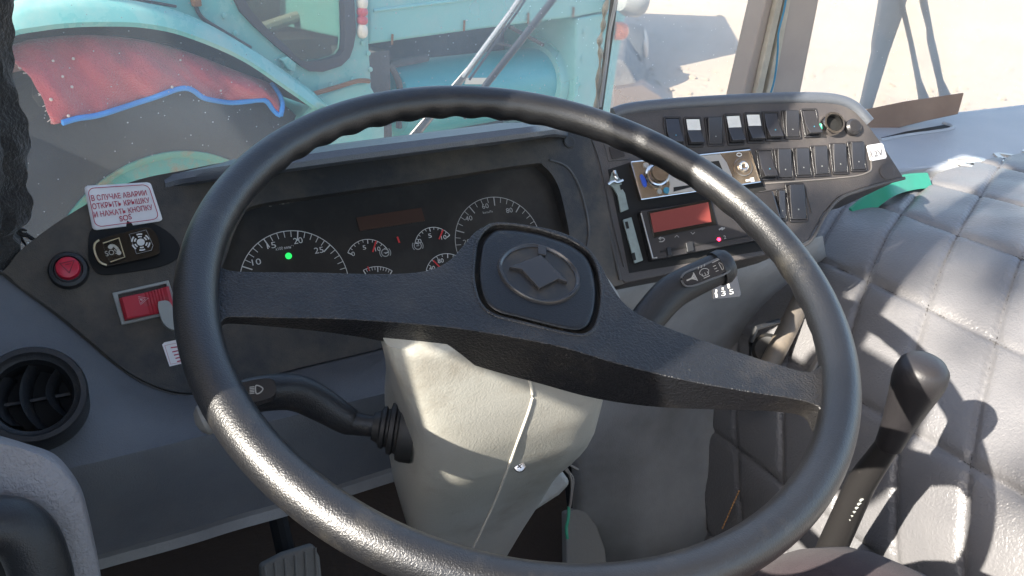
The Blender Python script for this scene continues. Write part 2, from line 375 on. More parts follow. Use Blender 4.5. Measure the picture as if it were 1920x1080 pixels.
bm = bmesh.new()
for k in range(420):
    px, py = rng.uniform(1180, 1940), rng.uniform(-60, 240); q = on_z(px, py, GZ + .005); r_ = abs(rng.normal(.018, .018)) + .008
    m4 = mathutils.Matrix.Translation(tuple(q)) @ mathutils.Matrix.Diagonal((r_, r_ * rng.uniform(.6, 1.3), r_ * .6, 1)); bmesh.ops.create_icosphere(bm, subdivisions=1, radius=1, matrix=m4)
tag(mk('gravel', bm, mat('pebble', (.31, .25, .185), .9), flat=True), 'scattered small stones on the sandy yard', 'gravel', kind='stuff')

# ------------------------------------------------------------------ bus body
bus = thing('bus_body', (0, 0, 0), 'bus driver cab shell with dusty windscreen and brown grey windscreen pillar', 'bus')
bm = bmesh.new()
for lo, hi in (((-.56, -2.6, 2.30), (2.1, -.55, 2.36)), ((-.56, -.55, 2.30), (-.15, .36, 2.36)), ((1.25, -.55, 2.30), (2.1, .36, 2.36)), ((-.15, .27, 2.30), (1.25, .36, 2.36))):
    add_box(bm, (np.array(lo) + np.array(hi)) / 2, XYZ, (np.array(hi) - np.array(lo)) / 2)
bmesh.ops.remove_doubles(bm, verts=bm.verts, dist=1e-4)
mk('roof', bm, m_roof, bus)      # unseen opening added above the driver to let blue sky light in
mk('floor', abox((-.56, -2.6, -.05), (2.1, .80, 0)), m_mud, bus)
def wall(lo, hi, name='side_wall'): return mk(name, abox(lo, hi), m_grey, bus)
wall((-.56, -2.6, 0), (-.50, .84, .81)); wall((-.56, -2.6, 1.78), (-.50, .42, 2.30))
mk('window_post', abox((-.56, -.132, .81), (-.50, -.10, 1.78)), m_pillar, bus)
mr = mk('hub_shade_block', prism([(-.74, -.225 + y, 1.262 + z) for y, z in rrect(.19, .19, .04)], (.05, 0, 0)), m_rubber, bus, bevel=.01)  # unseen mirror-shaped block added to shade the wheel hub
mk('hub_shade_arm', tube([(-.53, -.08, 1.40), (-.66, -.10, 1.40), (-.70, -.16, 1.33)], .011, 10), m_rubber, mr)  # arm carrying the added shade block
mk('sun_filler_panel', abox((-.56, -.10, .81), (-.50, .02, 1.15)), m_grey, bus)  # unseen filler, height shaped to keep sun off the left spoke
mk('window_post', abox((-.56, .02, .81), (-.50, .62, 1.78)), m_pillar, bus)
mk('window_post', abox((-.56, -1.0, .81), (-.50, -.92, 1.78)), m_pillar, bus)
mk('front_bulkhead', abox((-.56, .80, -.05), (2.1, .84, .50)), m_mud, bus)
# windscreen, raked
RK = radians(10); WS = Plane((0, .80, .50), (0, -cos(RK), -sin(RK)), (1, 0, 0))
wsv = np.array([0, -sin(RK), cos(RK)])
def wsp(x, s, off=0): return np.array([x, .80, .50]) + wsv * s + np.array([0, cos(RK), sin(RK)]) * off
bm = bmesh.new(); q = [wsp(-.54, 0), wsp(2.1, 0), wsp(2.1, 1.86), wsp(-.54, 1.86)]
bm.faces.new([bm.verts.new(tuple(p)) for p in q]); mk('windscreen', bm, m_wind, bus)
# thick pillar between the panes: frame, seal lip and cover, inside the glass
def ws_strip(px_l, px_r, off, d, m, name, parent=bus, bevel=.004):
    pl = Plane(wsp(0, 0, off), (0, -cos(RK), -sin(RK)))
    return mk(name, pprism(pl, [px_l[0], px_r[0], px_r[1], px_l[1]], 0, d), m, parent, bevel=bevel)
pil = ws_strip(((1380, 230), (1458, -90)), ((1490, 230), (1554, -90)), -.05, .045, m_pillar, 'windscreen_pillar')
ws_strip(((1405, 230), (1478, -90)), ((1418, 230), (1489, -90)), -.062, .012, m_pillarL, 'seal_strip', pil, .002)
ws_strip(((1426, 230), (1492, -90)), ((1440, 230), (1500, -90)), -.060, .012, m_pillarL, 'seal_strip', pil, .002)
cb = thing('blue_cable', wsp(.5, .3, -.07), 'thin blue cable running down the thick windscreen pillar', 'cable')
pl = Plane(wsp(0, 0, -.072), (0, -cos(RK), -sin(RK)))
mk('cable_sheath', tube([pl.at(*p) for p in smooth([(1440, 190), (1452, 150), (1458, 100), (1460, 60), (1472, 10), (1480, -60)], 5)], .0018, 8), mat('cable_blue', (.05, .22, .36), .4), cb)
# thin seam with lifting rubber strip
sm = ws_strip(((1122, 210), (1162, -90)), ((1131, 210), (1172, -90)), -.012, .010, mat('old_rubber', (.10, .095, .085), .6, var=((.25, .23, .2), 20, .8)), 'glass_joint', bus, .002)
pl = Plane(wsp(0, 0, -.02), (0, -cos(RK), -sin(RK)))
mk('peeling_seal', tube([pl.at(*p) for p in smooth([(1117, 210), (1121, 160), (1126, 105), (1124, 80), (1131, 50), (1134, 20), (1146, -30)], 5)], [.0035 + .0018 * sin(k * 1.3) for k in range(31)], 8), m_pillarL, sm)
mk('peeling_seal', tube([pl.at(*p) for p in smooth([(1125, 200), (1136, 120), (1143, 60), (1153, 10), (1160, -30)], 5)], .0028, 8), mat('pale_strip', (.55, .53, .5), .3), sm)

# ------------------------------------------------------------------ curtain at the left pillar
cu_ = thing('curtain', (-.40, .30, .75), 'black fuzzy curtain bunched and tied along the left pillar', 'curtain')
def cpt(px, py): return on_y(px, py, .40)
ed = smooth([(8, -120), (10, 0), (16, 110), (22, 200), (34, 240), (42, 290), (46, 340), (58, 372), (54, 400), (24, 428), (30, 445), (24, 480), (6, 508)], 8)
ed = resample([cpt(*p) for p in ed], 90); rows = []
for i, p in enumerate(ed):
    r = .075; fold = .003 * sin(i * .17) + .0012 * sin(i * .9)
    rows.append([p + np.array([-r + r * cos(a) * (1 + .0), r * .8 * sin(a), 0]) + nrm([cos(a), sin(a), 0]) * (.006 * sin(a * 7 + i * .05) + .002 * sin(a * 19 - i * .2) + fold) for a in np.linspace(0, 2 * pi, 48, endpoint=False)])
mk('curtain_cloth', loft(rows, True, True), m_curtain, cu_)
bm = bmesh.new(); c0 = cpt(26, 438)
for k in range(14):
    d = nrm([rng.normal(.5, .6), -.5, rng.normal(-.2, .7)]); L_ = rng.uniform(.008, .022)
    add_tube(bm, [c0 + d * .004, c0 + d * L_ * .6 + np.array([0, 0, .003]), c0 + d * L_], [.0022, .0018, .0008], 6)
mk('frayed_tie', bm, m_curtain, cu_)

# ------------------------------------------------------------------ dashboard
dash = thing('dashboard', (0, .4, .5), 'dark dashboard fascia with hooded binnacle above blue grey lower panel', 'dashboard')
top_px = smooth([(-60, 560), (8, 506), (30, 478), (62, 450), (110, 415), (160, 384), (210, 355), (270, 334), (350, 318), (440, 301), (560, 288)], 5)
fas = [tuple(p) for p in top_px] + [(700, 272), (850, 254), (1000, 236), (1050, 225), (1082, 228), (1110, 270), (1140, 395), (1172, 532)] + \
      [tuple(p) for p in smooth([(1000, 575), (850, 615), (720, 652), (560, 690), (450, 720), (390, 734), (350, 737), (300, 727), (235, 694), (170, 640), (110, 590), (40, 540), (0, 512), (-60, 545)], 4)][:-1]
cl_out = [(420, 560), (428, 470), (455, 405), (482, 384), (600, 366), (800, 337), (990, 308), (1020, 312), (1045, 345), (1060, 400), (1068, 450), (1062, 520), (1000, 545), (800, 590), (600, 620)]
bm = pprism(FA, fas, 0, .22, holes=[smooth(cl_out, 4, True)])
mk('fascia', bm, m_fascia, dash, bevel=.009, seg=4)
# seam line under fascia
bm = tube([FA.at(*p, -.004) for p in smooth([(0, 508), (40, 540), (110, 592), (170, 642), (235, 697), (300, 731), (350, 741), (400, 737)], 5)], .0022, 8)
mk('fascia_seam', bm, mat('seam_edge', (.05, .046, .04), .35), dash)
# hood over the cluster
def hood_lip(px):
    xs = [300, 330, 380, 440, 640, 1003, 1040, 1068]; ys = [352, 342, 334, 326, 298, 252, 247, 252]
    return np.interp(px, xs, ys)
rows = []
for px in np.linspace(310, 1064, 60):
    k = min(1, max(0, (px - 310) / 230)); k2 = min(1, max(0, (1064 - px) / 60)); e = (k * k * (3 - 2 * k)) * (k2 ** .5)
    back = FA.at(px, hood_lip(px) - 2, 0); Y = back[1] + (.295 - back[1]) * e
    lip = on_y(px, hood_lip(px), Y); x = lip[0]
    tpx = np.interp(px, [310, 350, 440, 640, 940, 1000, 1064], [347, 326, 300, 270, 232, 231, 240])
    tp = on_y(px, tpx, Y + .055 * e + .012)
    q = [np.array([x, lip[1] + .14 * e, lip[2] - .035 * e]), np.array([x, lip[1] + .05 * e, lip[2] - .022 * e]), lip + [0, .004, -.0065], lip + [0, -.0015, -.002], lip + [0, -.001, .003], lip + [0, .006, .0075]]
    q += [tp * .55 + lip * .45 + [0, 0, .006], tp + [0, 0, .001], tp + [0, .02, -.006], tp + [0, .08, -.05], tp + [0, .20, -.15]]
    rows.append(q)
mk('binnacle_hood', loft(rows), m_hood, dash)
# lower panel: fascia edge -> crease -> lip
L0 = [(-260, 470), (-60, 500), (0, 512), (110, 592), (235, 697), (300, 730), (350, 738), (450, 720), (560, 690), (720, 652), (900, 605)]
L1 = [(-260, 985), (-60, 925), (40, 903), (160, 876), (260, 852), (330, 835), (400, 818), (500, 796), (600, 772), (740, 738), (900, 700)]
L2 = [(-260, 1180), (-60, 1115), (60, 1080), (190, 1040), (300, 1010), (370, 990), (440, 968), (540, 940), (640, 908), (740, 876), (900, 826)]
L3 = [(x, y + 22) for x, y in L2]
n = 60; A0 = resample([FA.at(*p, -.004) for p in smooth(L0, 4)], n); 
A1 = resample([on_y(p[0], p[1], .185) for p in smooth(L1, 4)], n); A2 = resample([on_y(p[0], p[1], .20) for p in smooth(L2, 4)], n); A3 = resample([on_y(p[0], p[1], .193) for p in smooth(L3, 4)], n)
rows = [A0 + [0, .03, -.01], A0, A0 * .97 + A1 * .03 + [0, 0, -.001]]
for t in (.25, .5, .75, .92): rows.append(A0 * (1 - t) + A1 * t + np.array([0, -.006, .006]) * sin(pi * t))
rows += [A1 + [0, .001, .002], A1 * .93 + A2 * .07 + [0, -.001, 0], A1 * .5 + A2 * .5, A2]
mk('lower_panel', loft(rows), m_dash, dash)
mk('panel_lip', loft([A2 + [0, 0, .001], A2 + [0, -.006, 0], A3 + [0, -.004, 0], A3 + [0, .004, -.002], A3 + [0, .04, 0]]), m_lip, dash)
# screw cap at top right of the fascia
mk('screw_cap', lathe(FA.at(1067, 266), FA.N, [(.008, 0), (.008, .0015), (.0065, .0022), (.003, .0012), (0.0005, .0012)], 24), m_fascia, dash)
# round vent at the left
VP = Plane((A0[14] * .45 + A1[14] * .55) + np.array([-.0, -.034, .034]), nrm(np.array([.06, -.62, .60])))
vent = thing('air_vent', VP.at(70, 742), 'round black air vent with curved blades at the lower left', 'air vent')
vc = VP.at(62, 742); vr = np.linalg.norm(VP.at(166, 735) - vc)
mk('outer_ring', lathe(vc, VP.N, [(vr * 1.04, -.05), (vr, .004), (vr * .96, .007), (vr * .86, .007), (vr * .82, .004), (vr * .74, .002), (vr * .70, -.004), (vr * .69, -.012)], 56, cap1=False), m_stalk, vent)
mk('duct', lathe(vc, VP.N, [(vr * .694, -.0055), (vr * .66, -.022), (vr * .02, -.0225)], 48, cap0=False), m_dark, vent)
for px in (-22, 12, 62, 112):
    c = VP.uv(px, 742); hh = math.sqrt(max(.0001, (vr * .69) ** 2 - (c[0] - VP.uv(62, 742)[0]) ** 2)) * .97; vv = VP.uv(62, 742)[1]
    rows = []
    for t in np.linspace(-1, 1, 11):
        x = c[0] - .010 * (1 - t * t); rows.append([VP.w(x, vv + hh * t, -.003), VP.w(x + .005, vv + hh * t, -.008), VP.w(x + .009, vv + hh * t, -.021), VP.w(x + .006, vv + hh * t, -.021), VP.w(x + .001, vv + hh * t, -.008)])
    mk('blade', loft(rows, True, True), m_stalk, vent)
bm = bmesh.new(); c = VP.uv(62, 742); add_box(bm, VP.w(c[0], c[1], -.017), (VP.u, VP.v, VP.N), (vr * .66, .0012, .003)); mk('cross_bar', bm, m_stalk, vent)

# grey panel between dash and engine cover
lp = thing('centre_panel', (.45, .45, .3), 'dark grey plastic panel below the switch console beside the quilted cover', 'panel')
q = [np.array(p) for p in ((.27, .315, .61), (.60, .315, .61), (.60, .47, .46), (.60, .47, 0), (.27, .52, 0))]
rows = []
TPX = [(1080, 560), (1200, 530), (1320, 500), (1440, 470), (1540, 440)]
MPX = [(1060, 700), (1180, 660), (1300, 640), (1420, 640), (1560, 560)]
BPX = [(1080, 1100), (1210, 1090), (1270, 1080), (1330, 1030), (1560, 640)]
for k in range(3):
    pass
P0_ = resample([on_y(p[0], p[1], .335) for p in smooth(TPX, 4)], 24)
P1_ = resample([on_y(p[0], p[1], .395 + .04 * i) for i, p in enumerate(MPX)], 24)
P2_ = resample([on_x(p[0], p[1], x) for p, x in zip(BPX, (.36, .42, .47, .53, .60))], 24)
for t in np.linspace(0, 1, 9): rows.append((1 - t) ** 2 * P0_ + 2 * t * (1 - t) * P1_ + t * t * P2_)
mk('panel_skin', loft(rows), m_grey, lp, solid=.004)
bm = bmesh.new()
for px, py in ((1293, 876), (1262, 913), (1238, 1003)):
    add_lathe(bm, CAM + (P1_[13] - CAM) * 0 + ray(px, py) * 1.0, -ray(px, py), [(.003, 0), (.003, .001), (.0015, .0015)], 10)
bm.free()

# ------------------------------------------------------------------ instrument cluster
clu = thing('instrument_cluster', FA.at(760, 470, -.02), 'black instrument cluster with white dials behind the steering wheel', 'instrument cluster')
mk('dial_plate', pprism(FA, cl_out, -.016, .012, n=4), m_lens, clu)
CP = Plane(FA.P - FA.N * .0152, FA.N)
def circ3(a, b, c):
    a, b, c = (CP.uv(*p) for p in (a, b, c))
    A = np.array([[2 * (b[0] - a[0]), 2 * (b[1] - a[1])], [2 * (c[0] - a[0]), 2 * (c[1] - a[1])]]); y = np.array([b @ b - a @ a, c @ c - a @ a])
    o = np.linalg.solve(A, y); return o, np.linalg.norm(a - o)
def dial(pts, a0, a1, nmaj, nmin, nums, label, needle=None, lw=.0008, ink=m_ink, units=None, num_px=16):
    o, r = circ3(*pts); bm = bmesh.new()
    P = lambda ang, rr, h=.0004: CP.w(o[0] + rr * cos(ang), o[1] + rr * sin(ang), h)
    add_stroke(bm, [P(a0 + (a1 - a0) * k / 60, r) for k in range(61)], lw, CP.N)
    nt_ = nmaj * nmin
    for k in range(nt_ + 1):
        an = a0 + (a1 - a0) * k / nt_; L_ = r * (.19 if k % nmin == 0 else .12); w2 = lw * (1.5 if k % nmin == 0 else .9)
        add_stroke(bm, [P(an, r - L_, .0006), P(an, r, .0006)], w2, CP.N)
    d = mk('dial', bm, ink, clu, flat=True); d['label'] = label
    if nums:
        bm = bmesh.new()
        for s, px, py, wpx in nums: ptext(bm, CP, s, (px - wpx / 2, py + wpx * .06), (px + wpx / 2, py - wpx * .10), num_px * (.5 if len(s) > 3 else 1), .0007)
        mk('numerals', bm, ink, d, flat=True)
    if needle:
        bm = bmesh.new(); an, r0, r1, wd = needle; add_stroke(bm, [P(an, r * r0, .0025), P(an, r * r1, .0025)], wd, CP.N); mk('needle', bm, m_needle, d, flat=True)
    return o, r
def ang(o, px, py): q = CP.uv(px, py) - o; return atan2(q[1], q[0])
o, r = circ3((454, 499), (556, 433), (647, 499))
a20, a15 = ang(o, 558, 440), ang(o, 499, 455); st = a15 - a20
dial(((454, 499), (556, 433), (647, 499)), a20 + 4 * st, a20 - 2 * st, 6, 5, [('10', 482, 497, 17), ('15', 510, 466, 17), ('20', 560, 457, 17), ('25', 599, 475, 17), ('x100 мин⁻¹', 534, 468, 34)], 'large rev counter dial numbered 10 to 25', num_px=11)
o, r = circ3((855, 430), (920, 370), (1003, 418))
a40, a80 = ang(o, 868, 400), ang(o, 968, 385); st = (a40 - a80) / 2
dial(((855, 430), (920, 370), (1003, 418)), a40 + st * 1.5, a80 - st * 1, 5, 4, [('20', 876, 458, 13), ('40', 880, 414, 13), ('60', 911, 391, 12), ('80', 956, 399, 12), ('km/h', 915, 400, 18)], 'large speedometer dial beside the hub numbered 20 to 80', ink=m_dimink, num_px=9)
def small(pts, nums, lab, needle_px=None, nl=(.45, .98)):
    o, r = circ3(*pts); a0, a1 = ang(o, *pts[0]), ang(o, *pts[2]); nd = (ang(o, *needle_px), nl[0], nl[1], .0016) if needle_px else None
    dial(pts, a0, a1, 2, 5, nums, lab, nd, lw=.0007, num_px=8)
small(((652, 474), (693, 449), (729, 472)), [('0', 663, 480, 6), ('5', 684, 468, 6), ('10', 709, 471, 10)], 'small left pressure dial with red needle near 10', (702, 460))
small(((778, 456), (808.5, 426.5), (843, 441)), [('0', 788, 456, 6), ('5', 807, 446, 6), ('10', 833, 449, 10)], 'small upper right pressure dial with red needle near 10', (826, 440))
small(((799, 507), (832, 476), (880, 510)), [('40', 811, 507, 11), ('80', 827, 493, 11)], 'small temperature dial at lower right with red needle near 40', (812, 490), (-.3, .95))
small(((681, 507), (708, 500), (735, 508)), None, 'small dial mostly hidden by the left spoke', (690, 505), (.9, 1.05))
bm = bmesh.new(); add_stroke(bm, [CP.at(745, 444, .0006), CP.at(749, 455, .0006)], .002, CP.N); mk('warning_mark', bm, m_needle, clu, flat=True)
mk('amber_display', pprism(CP, [(668, 408), (790, 389), (797, 414), (675, 433)], .0006, .001), m_amber, clu, flat=True)
mk('indicator_lamp', lathe(CP.at(541, 480, .0004), CP.N, [(.0035, 0), (.0035, .0006), (.0005, .0008)], 20), m_gled, clu)
for cx, cy in ((722, 474), (783, 461)):
    bm = bmesh.new(); c = CP.uv(cx, cy); add_stroke(bm, [CP.w(c[0] + .0042 * cos(a), c[1] + .0042 * sin(a), .0007) for a in np.linspace(0, 2 * pi, 20, endpoint=False)], .0011, CP.N, True)
    for s in (-1, 1): add_stroke(bm, [CP.w(c[0] + s * .0063 * cos(a), c[1] + .0063 * sin(a), .0007) for a in np.linspace(-.7, .7, 8)], .0009, CP.N)
    add_stroke(bm, [CP.w(c[0] - .0018, c[1], .0007), CP.w(c[0] + .0018, c[1], .0007)], .001, CP.N)
    mk('brake_symbol', bm, m_dimink, clu, flat=True)
# rubbed dusty edge of the lens
bm = bmesh.new()
rp = resample([CP.at(*p, .0012) for p in smooth([(470, 392), (520, 384), (600, 368), (700, 351), (800, 338), (900, 322), (990, 309), (1020, 318), (1042, 350), (1056, 395), (1062, 430)], 5)], 160)
for i in range(len(rp) - 1):
    if rng.random() < .5: add_stroke(bm, [rp[i], rp[i + 1] + CP.v * rng.normal(0, .0006)], abs(rng.normal(.0005, .0005)) + .0002, CP.N)
mk('dusty_edge', bm, mat('lens_dust', (.22, .20, .17), .8), clu, flat=True)
mk('bezel_line', tube([FA.at(*p, .0005) for p in smooth([(1030, 300), (1062, 312), (1084, 345), (1100, 400), (1104, 440), (1096, 480)], 6)], .0014, 8), mat('bezel_edge', (.06, .06, .06), .4), clu)

# ------------------------------------------------------------------ things on the left fascia
st_ = thing('warning_sticker', FA.at(232, 385), 'white sticker with four lines of red Cyrillic capitals on the left fascia', 'sticker')
stk_px = [(157, 352), (162, 347), (275, 341), (284, 345), (305, 408), (300, 417), (182, 431), (172, 427)]
SP = Plane(FA.P, FA.N)
rows = []; 
TL, TR, BR, BL = [SP.uv(*p, .004) for p in ((157, 348), (282, 341), (306, 414), (174, 432))]
def spt(s, t, h=.0):
    q = (1 - s) * (1 - t) * TL + s * (1 - t) * TR + s * t * BR + (1 - s) * t * BL
    return SP.w(q[0], q[1], .0025 + .004 * (s - .45) ** 2 + .0006 * sin(s * 9) * t + h)
SW = np.linalg.norm(TR - TL); SH = np.linalg.norm(TL - BL)
def rr_uv(w_, h_, r, ins): return [(.5 + x / w_, .5 - y / h_) for x, y in rrect(w_ - 2 * ins, h_ - 2 * ins, r)]
bm = bmesh.new(); g = 18; Vg = {}
for i in range(g + 1):
    for j in range(g + 1):
        s, t = i / g, j / g
        cs, ct = s, t; rx = .06; ry = .06 * SW / SH
        dx = max(rx - min(s, 1 - s), 0) / rx; dy = max(ry - min(t, 1 - t), 0) / ry
        L_ = math.hypot(dx, dy)
        if dx > 0 and dy > 0 and L_ > 1:
            ndx, ndy = dx / L_, dy / L_
            cs = (rx - ndx * rx) if s < .5 else 1 - (rx - ndx * rx); ct = (ry - ndy * ry) if t < .5 else 1 - (ry - ndy * ry)
        Vg[i, j] = bm.verts.new(tuple(spt(cs, ct)))
for i in range(g):
    for j in range(g): bm.faces.new((Vg[i, j], Vg[i + 1, j], Vg[i + 1, j + 1], Vg[i, j + 1]))
bmesh.ops.recalc_face_normals(bm, faces=bm.faces)
mk('sticker_sheet', bm, m_paper, st_, solid=.0006)
bm = bmesh.new(); br = rr_uv(SW, SH, .006, .0028)
add_stroke(bm, [spt(s, t, .0006) for s, t in br], .0007, SP.N, True)
mk('red_border', bm, m_redink, st_, flat=True)
bm = bmesh.new()
def stext(s, s0, s1, t, hgt):
    tb = bmesh.new(); text_bm(tb, s, (0, 0, 0), (1, 0, 0), (0, 1, 0), width=1, height=1, bold=.012)
    mp = {v: bm.verts.new(tuple(spt(s0 + (s1 - s0) * v.co.x, t - hgt * v.co.y - .03 * v.co.x, .0009))) for v in tb.verts}
    for f in tb.faces: bm.faces.new([mp[v] for v in f.verts])
    tb.free()
for a in (('В СЛУЧАЕ АВАРИИ', .07, .89, .36, .135), ('ОТКРЫТЬ КРЫШКУ', .06, .90, .545, .135), ('И НАЖАТЬ КНОПКУ', .06, .91, .73, .135), ('SOS', .40, .575, .885, .13)): stext(*a)
mk('red_lettering', bm, m_redink, st_, flat=True)
s2 = thing('small_sticker', FA.at(325, 663), 'small white sticker with red print half hidden behind the wheel rim', 'sticker')
mk('sticker_sheet', pprism(FA, [(304, 646), (308, 642), (345, 634), (360, 672), (356, 678), (318, 687)], .001, .0008), m_paper, s2)
bm = bmesh.new()
for k in range(5): add_stroke(bm, [FA.at(320 + k * 3, 654 + k * 6 - (2 if k == 0 else 0), .0014), FA.at(342 + k * 3, 649 + k * 6, .0014)], .0012, FA.N)
add_stroke(bm, [FA.at(*p, .0013) for p in ((309, 648), (345, 640), (358, 675), (320, 683))], .0004, FA.N, True)
mk('red_print', bm, m_redink, s2, flat=True)

eb = thing('emergency_button', FA.at(128, 503), 'round red push button on a black collar on the left fascia', 'button')
bc = FA.at(129, 508, 0); br_ = np.linalg.norm(FA.at(168, 505) - FA.at(129, 508))
mk('collar', lathe(bc, FA.N, [(br_ * 1.0, 0), (br_ * .98, .006), (br_ * .9, .009), (br_ * .72, .010), (br_ * .66, .008)], 40), m_stalk, eb)
bt_c = FA.at(127, 502, .014); 
bt_o = mk('button_cap', lathe(bt_c - FA.N * .010, FA.N, [(br_ * .60, 0), (br_ * .60, .009), (br_ * .54, .0125), (br_ * .35, .0138), (br_ * .02, .014)], 40), m_redbtn, eb)
BP = Plane(bt_c + FA.N * .0045, FA.N); bm = bmesh.new()
c = BP.uv(127, 499)
add_stroke(bm, [BP.w(c[0] + x, c[1] + y) for x, y in ((-.0062, .0035), (.0062, .0045), (.0003, -.0065))], .0013, BP.N, True)
add_stroke(bm, [BP.w(c[0] - .002, c[1] + .0015), BP.w(c[0] + .003, c[1] + .002)], .0006, BP.N)
mk('triangle_mark', bm, mat('dark_red_ink', (.16, .01, .02), .6), bt_o, flat=True)

so = thing('sos_unit', FA.at(235, 470), 'glossy black SOS call unit with clear lid and speaker symbol', 'SOS unit')
spx = [(176, 456), (190, 447), (262, 428), (283, 428), (296, 445), (299, 466), (290, 479), (210, 497), (192, 497), (180, 482)]
mk('recess', pprism(FA, [(165, 470), (175, 425), (240, 405), (300, 425), (332, 452), (336, 480), (300, 500), (230, 512), (190, 515), (172, 500)], .002, .004, n=4), m_dark, so, bevel=.0015)
mk('housing', pprism(FA, spx, .012, .014, n=4), m_sosbody, so, bevel=.002)
mk('left_trim', tube([FA.at(*p, .0125) for p in smooth([(186, 450), (178, 457), (177, 470), (186, 490), (200, 497)], 5)], .0010, 8), m_gold, so)
lid = mk('clear_lid', pprism(FA, [(193, 455), (223, 445), (234, 482), (206, 491), (196, 474)], .017, .004), m_clear, so, bevel=.001)
bm = bmesh.new(); add_tube(bm, [FA.at(*p, .0172) for p in ((193, 456), (223, 446), (234, 482), (207, 491))], .0006, 6); mk('lid_edge', bm, m_gold, lid)
mk('button_plate', pprism(FA, [(242, 439), (274, 431), (287, 460), (284, 469), (256, 476)], .0145, .003), m_sosbody, so, bevel=.0008)
bm = bmesh.new(); add_stroke(bm, [FA.at(*p, .0148) for p in ((242, 439), (274, 431), (287, 460), (284, 469), (256, 476))], .0004, FA.N, True); mk('plate_outline', bm, m_dimink, so, flat=True)
bm = bmesh.new(); S1 = Plane(FA.P + FA.N * .0130, FA.N)
add_stroke(bm, [S1.at(*p) for p in smooth([(206, 461), (212, 460), (220, 466), (224, 475)], 5)], .0026, S1.N)
for p in ((207, 463), (223, 474)): add_lathe(bm, S1.at(*p), S1.N, [(.0022, 0), (.0005, .0002)], 10)
ptext(bm, S1, 'SOS', (199, 481), (222, 475), 9, .0006)
mk('phone_symbol', bm, m_ink, so, flat=True)
bm = bmesh.new(); S2 = Plane(FA.P + FA.N * .0150, FA.N); c = S2.uv(264, 454)
add_lathe(bm, S2.at(264, 454), S2.N, [(.0036, 0), (.0003, .0002)], 20)
for rr in (.0055, .0080):
    for k in range(6): add_stroke(bm, [S2.w(c[0] + rr * cos(a), c[1] + rr * sin(a), .0003) for a in np.linspace(k * pi / 3 + .2, k * pi / 3 + .85, 6)], .0014, S2.N)
mk('speaker_symbol', bm, m_ink, so, flat=True)

hz = thing('hazard_switch', FA.at(268, 568), 'red hazard warning rocker switch in a grey square frame', 'switch')
fr_o = [(210, 549), (316, 525), (336, 585), (228, 609)]; fr_i = [(221, 552), (311, 532), (327, 580), (234, 602)]
mk('switch_frame', pprism(FA, fr_o, .004, .006, holes=[fr_i]), mat('frame_grey', (.30, .31, .29), .5), hz, bevel=.0008)
mk('switch_well', pprism(FA, fr_i, -.0005, .003), m_dark, hz)
HU0, HU1, HV0, HV1 = [FA.uv(*p, .008) for p in ((223, 560), (316, 538), (234, 600), (327, 582))]
rows = []
for t, hh in ((0, -.002), (0, .009), (.06, .0125), (.3, .0112), (.50, .0082), (.54, .0092), (.57, .0088), (.60, .0099), (.63, .0095), (.66, .0106), (.69, .0102), (.72, .0114), (.75, .0110), (.78, .0122), (.81, .0118), (.84, .0130), (.87, .0126), (.94, .0145), (1, .0135), (1, -.002)):
    a = HU0 * (1 - t) + HU1 * t; b = HV0 * (1 - t) + HV1 * t; dv = (a - b) * .06
    rows.append([FA.w(*b, -.002), FA.w(*(b + dv * 0), hh - .001), FA.w(*(b + dv), hh), FA.w(*(a - dv), hh), FA.w(*a, hh - .001), FA.w(*a, -.002)])
rk = mk('rocker', loft(rows, True, True), m_redrock, hz, angle=25)
bm = bmesh.new(); HP = Plane(FA.P + FA.N * .0102, FA.N); c = HP.uv(265, 563)
for rr in (.0066, .0038): add_stroke(bm, [HP.w(c[0] + rr * cos(a), c[1] + rr * .85 * sin(a)) for a in (radians(10), radians(125), radians(245))], .0006, HP.N, True)
add_stroke(bm, [HP.w(c[0] - .001, c[1] + .001), HP.w(c[0] + .001, c[1])], .0012, HP.N)
mk('triangle_mark', bm, mat('pale_ink', (.62, .45, .44), .6), rk, flat=True)
tg = thing('grey_tab', FA.at(314, 590, .02), 'small rounded grey plastic tab at the corner of the red hazard switch', 'tab')
mk('tab_blade', pprism(FA, [(296, 570), (303, 564), (318, 566), (330, 590), (338, 612), (332, 618), (318, 616), (304, 602)], .016, .010, n=4), m_gray, tg, bevel=.003)

# ------------------------------------------------------------------ switch console
con = thing('switch_console', CO.at(1400, 360), 'dark switch console angled to the driver right of the wheel', 'switch console')
con_px = [(1093, 258), (1100, 246), (1140, 218), (1180, 206), (1250, 198), (1340, 192), (1440, 187), (1530, 186), (1575, 192), (1603, 206), (1625, 228), (1650, 262), (1675, 300), (1696, 333), (1650, 344), (1607, 357), (1571, 371), (1543, 403), (1518, 449), (1495, 462), (1440, 478), (1300, 505), (1172, 532), (1160, 522), (1135, 420)]
mk('console_face', pprism(CO, con_px, 0, .16), m_console, con, bevel=.008, seg=4)
mk('console_lip', tube([CO.at(*p, -.004) for p in smooth([(1150, 214), (1180, 205), (1250, 197), (1340, 191), (1440, 186), (1530, 185), (1575, 190), (1604, 204), (1628, 230)], 4)], .0085, 14), m_hood, con)
bm = bmesh.new(); add_tube(bm, [CO.at(*p, .0005) for p in smooth([(1092, 262), (1112, 310), (1138, 420), (1163, 525)], 5)], .0022, 8)
add_tube(bm, [CO.at(*p, .0005) for p in smooth([(1110, 262), (1126, 310), (1150, 420), (1170, 500)], 5)], .0012, 8)
mk('side_rib', bm, mat('rib_edge', (.05, .048, .047), .45), con)
mk('lower_rim', tube([CO.at(*p, .0) for p in smooth([(1696, 334), (1650, 346), (1610, 358), (1574, 373), (1546, 405), (1521, 451), (1495, 464)], 5)], .0022, 8), mat('rim_edge', (.07, .066, .064), .4), con)
